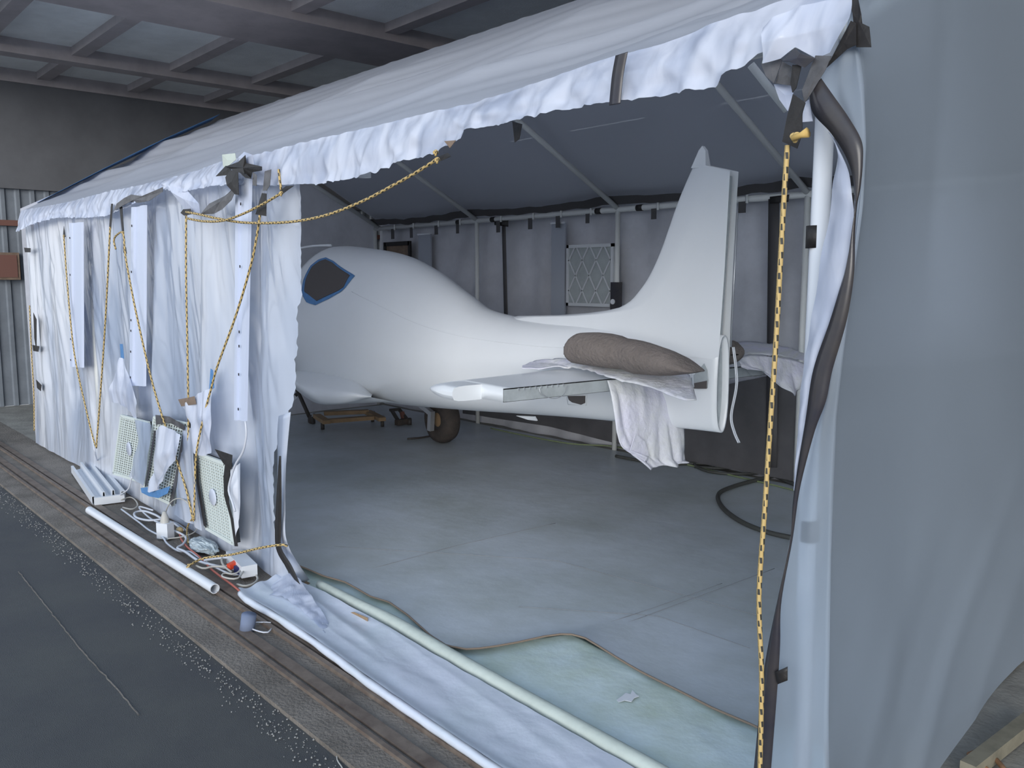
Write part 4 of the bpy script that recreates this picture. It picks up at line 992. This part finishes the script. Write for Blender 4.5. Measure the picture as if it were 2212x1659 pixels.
rope(ys([(402, 458), (430, 463), (470, 472), (530, 481), (620, 480), (700, 466), (780, 436), (850, 400), (900, 372), (944, 344)], -.16), 'longest slack rope swagged from the plastic wall across the opening', knots=[at(944, 346, 'y', -.16), at(941, 330, 'y', -.12)])
rope(ys([(405, 472), (440, 478), (480, 477), (520, 464), (560, 445), (590, 428), (609, 416)], -.18), 'short slack rope crossing in front of the longest channel', knots=[at(607, 418, 'y', -.18)])
rope(ys([(602, 366), (604, 385), (607, 410)], -.17), 'short rope stub standing up at the eave over the curtain edge', .006)
lr = rope([at(u, v, 'y', -.16) for u, v in ((1701, 314), (1694, 420), (1686, 560), (1676, 740), (1663, 930), (1652, 1100), (1641, 1250), (1640, 1330), (1645, 1450), (1644, 1560), (1641, 1700), (1641, 1860))],
          'long taut rope hanging free in front of the opening beside the corner post', .0066, knots=[at(1718, 296, 'y', -.18)])
MB().tube(ys([(1712, 299), (1730, 292), (1745, 286)], -.19), [.008, .007, .012], 8).build('frayed_end', M['rope_end'], lr, True)
rope([at(404, 1228, 'z', .05), at(408, 1222, 'z', .07), at(440, 1206, 'z', .08), at(500, 1198, 'y', -.2), at(560, 1184, 'y', -.17), at(605, 1177, 'y', -.14), at(621, 1179, 'y', -.12)], 'rope tied around the white pipe on the ground and the curtain edge', knots=[at(408, 1222, 'z', .065)])
rope(ys([(64, 660), (68, 760), (73, 850), (74, 930)], -.07), 'thin rope down the far left corner of the tent', .006)

# ================================================================== THINGS ON THE GROUND
pp = [at(193, 1102, 'z', .035), at(464, 1272, 'z', .035)]
d = (pp[1]-pp[0]).normalized()
o = MB().tube([pp[0], pp[1]], .026, 20, cap=False).tube([pp[1], pp[0]], .022, 20, cap=False).build('plastic_pipe', M['pvc'], None, True)
ring = MB().lathe(pp[1], d, [(.026, 0), (.022, 0)], 20).build('pipe_rim', M['pvc'], o)
tag(o, 'long white plastic pipe lying along the door track', 'pipe')
# light housing
lh = empty('light_housing', at(210, 1050, 'z', .0), 'white ribbed light housing lying on the ground left of the white pipe', 'light')
a = at(186, 1020, 'z', 0); b_ = at(236, 1088, 'z', 0); dd = (b_-a).normalized(); sd_ = Vector((-dd.y, dd.x, 0))
prof_ = [(-.13, .0), (-.13, .05), (-.11, .05), (-.10, .015), (-.05, .02), (-.045, .07), (-.03, .07), (-.025, .03), (.025, .03), (.03, .075), (.045, .075), (.05, .025), (.09, .02), (.10, .06), (.13, .06), (.13, 0)]
prof_ = [(s_*.85, h_*1.15) for s_, h_ in prof_]
vv = [a+sd_*s_+Vector((0, 0, h_+.01)) for s_, h_ in prof_]+[b_+sd_*s_+Vector((0, 0, h_+.01)) for s_, h_ in prof_]
n = len(prof_); mesh('housing_body', vv, [(i, i+1, n+i+1, n+i) for i in range(n-1)]+[(0, n-1, 2*n-1, n)], M['pvc'], lh, False, solid=.003)
MB().box(b_+dd*.02+Vector((0, 0, .035)), (.03, .2, .055), Matrix((dd, sd_, Vector((0, 0, 1)))).transposed()).build('end_cap', M['pvc'], lh)
def cable(pts, m, label, r=.006, cat='cable', grp='loose cables at the foot of the tent', wob=0):
    P = densify(pts, .02)
    if wob: P = [p+Vector((0, wob*nz(p.x*14, 1), 0)) for p in P]
    return tag(MB().tube(P, r, 6).build('cable', m, None, True), label, cat, grp)
g = .025
cable(zs([(262, 1100), (300, 1128), (322, 1145), (350, 1160), (362, 1175), (385, 1190), (410, 1192), (430, 1205), (470, 1228), (500, 1240), (520, 1238), (530, 1215)], g), M['cable'], 'white cable running from the light housing to the power strip')
cable([at(330, 1162-60, 'z', .06)]+zs([(300, 1095), (325, 1120), (350, 1130), (375, 1128), (395, 1140), (405, 1150), (408, 1170)], g), M['cable'], 'white cable looping behind the plug adaptor')
cable(zs([(350, 1122), (320, 1124), (295, 1118), (291, 1108), (310, 1104), (335, 1112), (355, 1124), (375, 1130), (396, 1146)], .03), M['cable'], 'oval loop of thick white cable left of the plug adaptor', .008)
cable(zs([(370, 1146), (385, 1150), (402, 1162), (395, 1176), (383, 1184), (400, 1192), (430, 1212), (465, 1222), (500, 1228), (520, 1232)], .035), M['cable'], 'thick white cable zigzagging from the plug adaptor', .008)
cable(zs([(440, 1210), (470, 1206), (500, 1204), (515, 1200)], .05), M['cable'], 'pale grey cable straight into the power strip', .008)
cable(zs([(424, 1222), (440, 1228), (460, 1224), (500, 1222), (512, 1210), (498, 1195), (480, 1205), (482, 1220), (500, 1236)], .05), M['cable_cream'], 'cream cable coiled beside the power strip')
cable(zs([(520, 1212), (526, 1230), (515, 1248), (498, 1250), (480, 1245), (485, 1238), (505, 1240), (520, 1228), (522, 1195), (508, 1188), (490, 1196)], .06), M['cable_cream'], 'cream cable looped in a tall ring over the power strip', .005)
cable(zs([(535, 1236), (552, 1242), (556, 1252), (545, 1262), (528, 1266), (512, 1262)], g), M['cable_cream'], 'cream cable hooking out right of the power strip')
cable([at(356, 1122, 'z', .05), at(360, 1100, 'y', -.13), at(372, 1082, 'y', -.14), at(390, 1077, 'y', -.14), at(408, 1090, 'y', -.14), at(424, 1120, 'z', .1), at(424, 1145, 'z', .05), at(400, 1158, 'z', .04), at(362, 1164, 'z', .03)], M['cable_cream'], 'thin cream cable rising in an arch above the plug adaptor', .004)
cable(zs([(388, 1152), (392, 1165), (405, 1182), (425, 1198), (440, 1212), (455, 1228), (480, 1248), (500, 1262), (524, 1282)], .03), M['cable_red'], 'red cable running under the white skirt', .006)
cable(ys([(168, 795), (175, 830), (180, 860), (190, 900), (200, 950), (206, 980)], -.10)+zs([(215, 1010), (228, 1038)], .02), M['cable'], 'white cable hanging below the leftmost channel')
cable(ys([(530, 910), (532, 940), (525, 975), (508, 1005), (498, 1035), (494, 1060), (502, 1085), (508, 1105)], -.16), M['cable'], 'white cable hanging below the longest channel')
cable(ys([(285, 1030), (278, 1055), (264, 1066)], -.15)+zs([(258, 1070)], .03), M['cable'], 'short white cable dropping beside the light housing', .005)
cable(zs([(262, 1080), (280, 1074), (292, 1080), (297, 1092), (285, 1100), (265, 1096)], .03), M['cable_cream'], 'cream cable curl behind the light housing', .005)
ad = empty('plug_adaptor', at(358, 1150, 'z', 0), 'white plug adaptor with a cream plug in the middle of the cables', 'plug')
q = at(357, 1145, 'z', .06); rz = Matrix.Rotation(.5, 3, 'Z')
MB().box(q, (.085, .06, .10), rz).build('adaptor_body', M['pvc'], ad); MB().lathe(q+Vector((0, .0, .05)), (0, 0, 1), [(.028, 0), (.024, .03), (.010, .07), (0, .07)], 12).build('plug', M['cable_cream'], ad, True)
q = at(388, 1146, 'z', .03); MB().lathe(q, (0, 0, 1), [(0, -.025), (.018, -.018), (.025, 0), (.018, .018), (0, .025)], 14).build('cork_bulb', M['bulb'], None, True)
tag(bpy.data.objects['cork_bulb'], 'small round tan knob lying among the cables', 'knob')
ps = empty('power_strip', at(520, 1225, 'z', 0), 'white power strip with a red switch and a navy plug', 'power strip')
pa, pb = at(505, 1200, 'z', .055), at(539, 1234, 'z', .055)
MB().bar(pa, pb, .085, .065).build('strip_body', M['pvc'], ps); mm = pa.lerp(pb, .45)
MB().bar(at(494, 1225, 'z', .06), at(511, 1216, 'z', .07), .03, .03).build('red_plug', M['red'], ps)
MB().bar(at(511, 1232, 'z', .05), at(524, 1228, 'z', .05), .05, .04).build('navy_plug', M['navy'], ps)
def crumple(name, c, size, m, seed, label, cat):
    bm = bmesh.new(); bmesh.ops.create_icosphere(bm, subdivisions=4, radius=1)
    for v_ in bm.verts:
        k = 1+.35*nz(v_.co.x*2+seed, v_.co.y*2, v_.co.z*2)+.15*ridge(v_.co.x*4+seed, v_.co.y*4, v_.co.z*4)
        v_.co = Vector((v_.co.x*size[0]*k, v_.co.y*size[1]*k, v_.co.z*size[2]*k))+Vector(c)
    me = bpy.data.meshes.new(name); bm.to_mesh(me); bm.free(); me.materials.append(m)
    me.polygons.foreach_set('use_smooth', [False]*len(me.polygons))
    o = bpy.data.objects.new(name, me); C.objects.link(o); return tag(o, label, cat)
crumple('crumpled_bag', at(438, 1178, 'z', .035), (.16, .055, .03), M['foil'], 3, 'crumpled pale plastic bag lying beside the cables', 'bag')
cn = at(537, 1348, 'z', .035)
o = MB().tube([cn+Vector((-.012, -.004, -.036)), cn+Vector((.0, .004, .045))], .034, 18).build('pipe_coupling', M['greyfoam'], None, True); tag(o, 'blue-grey pipe coupling under the edge of the white skirt', 'coupling')
cable(zs([(585, 1345), (560, 1344), (535, 1345), (533, 1338), (540, 1355), (560, 1364), (578, 1366), (586, 1358)], .015), M['cable'], 'thin white string loop hanging out of the coupling', .0035, 'string')
cable(zs([(730, 1620), (728, 1640), (738, 1656), (744, 1668)], -.015), M['cable_cream'], 'thin pale string lying on the asphalt at the bottom edge', .0025, 'string')
# crack line in the asphalt
P = resample(zs([(40, 1235), (100, 1310), (180, 1410), (250, 1485), (300, 1545)], -.0195), 60)
tag(MB().tube([p+Vector((0, .006*nz(p.x*20, 1), 0)) for p in P], .003, 4).build('chalk_line', M['concrete'], None), 'thin pale snapped line across the dark asphalt', 'line')
# dolly under the cabin
dl = empty('wooden_dolly', (-8.5, 3.1, 0), 'low wooden dolly on casters under the cabin', 'dolly')
cs_ = [at(697, 920, 'z', .05), at(676, 908, 'z', .05), at(826, 914, 'z', .05), at(805, 904, 'z', .05)]
MB().bar(at(700, 910, 'z', .13), at(806, 902, 'z', .13), .09, .04).build('plank', M['wood'], dl)
MB().bar(at(700, 893, 'z', .15), at(796, 889, 'z', .15), .09, .04).build('plank', M['wood'], dl)
MB().bar(at(684, 898, 'z', .14), at(706, 912, 'z', .13), .08, .04).build('plank', M['wood'], dl)
MB().bar(at(794, 890, 'z', .14), at(826, 906, 'z', .13), .08, .04).build('plank', M['wood'], dl)
for c_ in cs_:
    MB().lathe(c_, (.5, .8, 0), [(0, -.018), (.045, -.018), (.05, 0), (.045, .018), (0, .018)], 16).build('caster', M['caster'], dl, True)
    MB().bar(c_+Vector((0, 0, .0)), c_+Vector((.02, 0, .09)), .03, .02).build('caster_fork', M['alu'], dl)
jk = empty('floor_jack', (-8, 3.5, 0), 'small dark floor jack between the dolly and the main wheel', 'jack')
MB().bar(at(846, 886, 'z', .16), at(862, 912, 'z', .04), .03, .03).bar(at(862, 884, 'z', .16), at(884, 912, 'z', .04), .03, .03).bar(at(842, 886, 'z', .16), at(863, 884, 'z', .16), .03, .03).build('jack_frame', M['caster'], jk)
MB().bar(at(856, 913, 'z', .05), at(886, 909, 'z', .05), .06, .06).build('jack_base', M['tyre'], jk)
MB().bar(at(872, 906, 'z', .06), at(868, 890, 'z', .14), .04, .04).build('jack_ram', M['redrail'], jk)
MB().lathe(at(884, 911, 'z', .045), (.4, .9, 0), [(0, -.02), (.045, -.02), (.045, .02), (0, .02)], 14).build('jack_wheel', M['caster'], jk, True)
# hoses on the tent floor
def hose(pts, m, label, r, grp='hoses and cords on the tent floor'):
    return tag(MB().tube(densify(zs(pts, r+.016), .04), r, 8).build('hose', m, None, True), label, 'hose', grp)
hose([(1060, 925), (1130, 940), (1230, 958), (1330, 965), (1400, 985), (1470, 1000), (1560, 1022), (1680, 1050), (1740, 1066)], M['hose_green'], 'thin green cord snaking along the back of the tent floor', .007)
hose([(1330, 985), (1420, 1000), (1520, 1002), (1600, 1008), (1660, 1024), (1720, 1048)], M['hose'], 'black hose running along the foot of the black back sheet', .014)
hose([(1730, 1165), (1660, 1150), (1600, 1126), (1560, 1095), (1552, 1068), (1580, 1052), (1640, 1035), (1700, 1022), (1730, 1010)], M['hose'], 'large open loop of black hose on the floor left of the corner post', .016)
hose([(1500, 1008), (1560, 1012), (1620, 1006), (1660, 995), (1610, 984), (1550, 990), (1500, 1000), (1530, 1018), (1600, 1024), (1680, 1018), (1725, 1012)], M['hose'], 'coiled black hose heaped by the vertical black tape strip', .012)
hose([(1470, 985), (1500, 990), (1550, 996), (1575, 994)], M['filter_media'], 'pale grey hose end beside the coiled black hose', .018)
hose([(880, 948), (905, 946), (930, 942)], M['caster'], 'thin dark rod lying left of the main wheel', .010)
# outside right: timber and air hose seen past the lifted side sheet
tb = MB().bar(at(2090, 1665, 'z', .03), at(2230, 1555, 'z', .03), .05, .05).build('timber_batten', M['wood_grey'], None); tag(tb, 'weathered timber batten on the floor right of the side sheet', 'timber')
tag(MB().tube(densify(zs([(2140, 1668), (2100, 1640), (2095, 1628), (2115, 1625), (2150, 1640), (2175, 1670)], .02), .03), .009, 8).build('hose', M['hose_brown'], None, True), 'brown air hose looped beside the timber batten', 'hose')
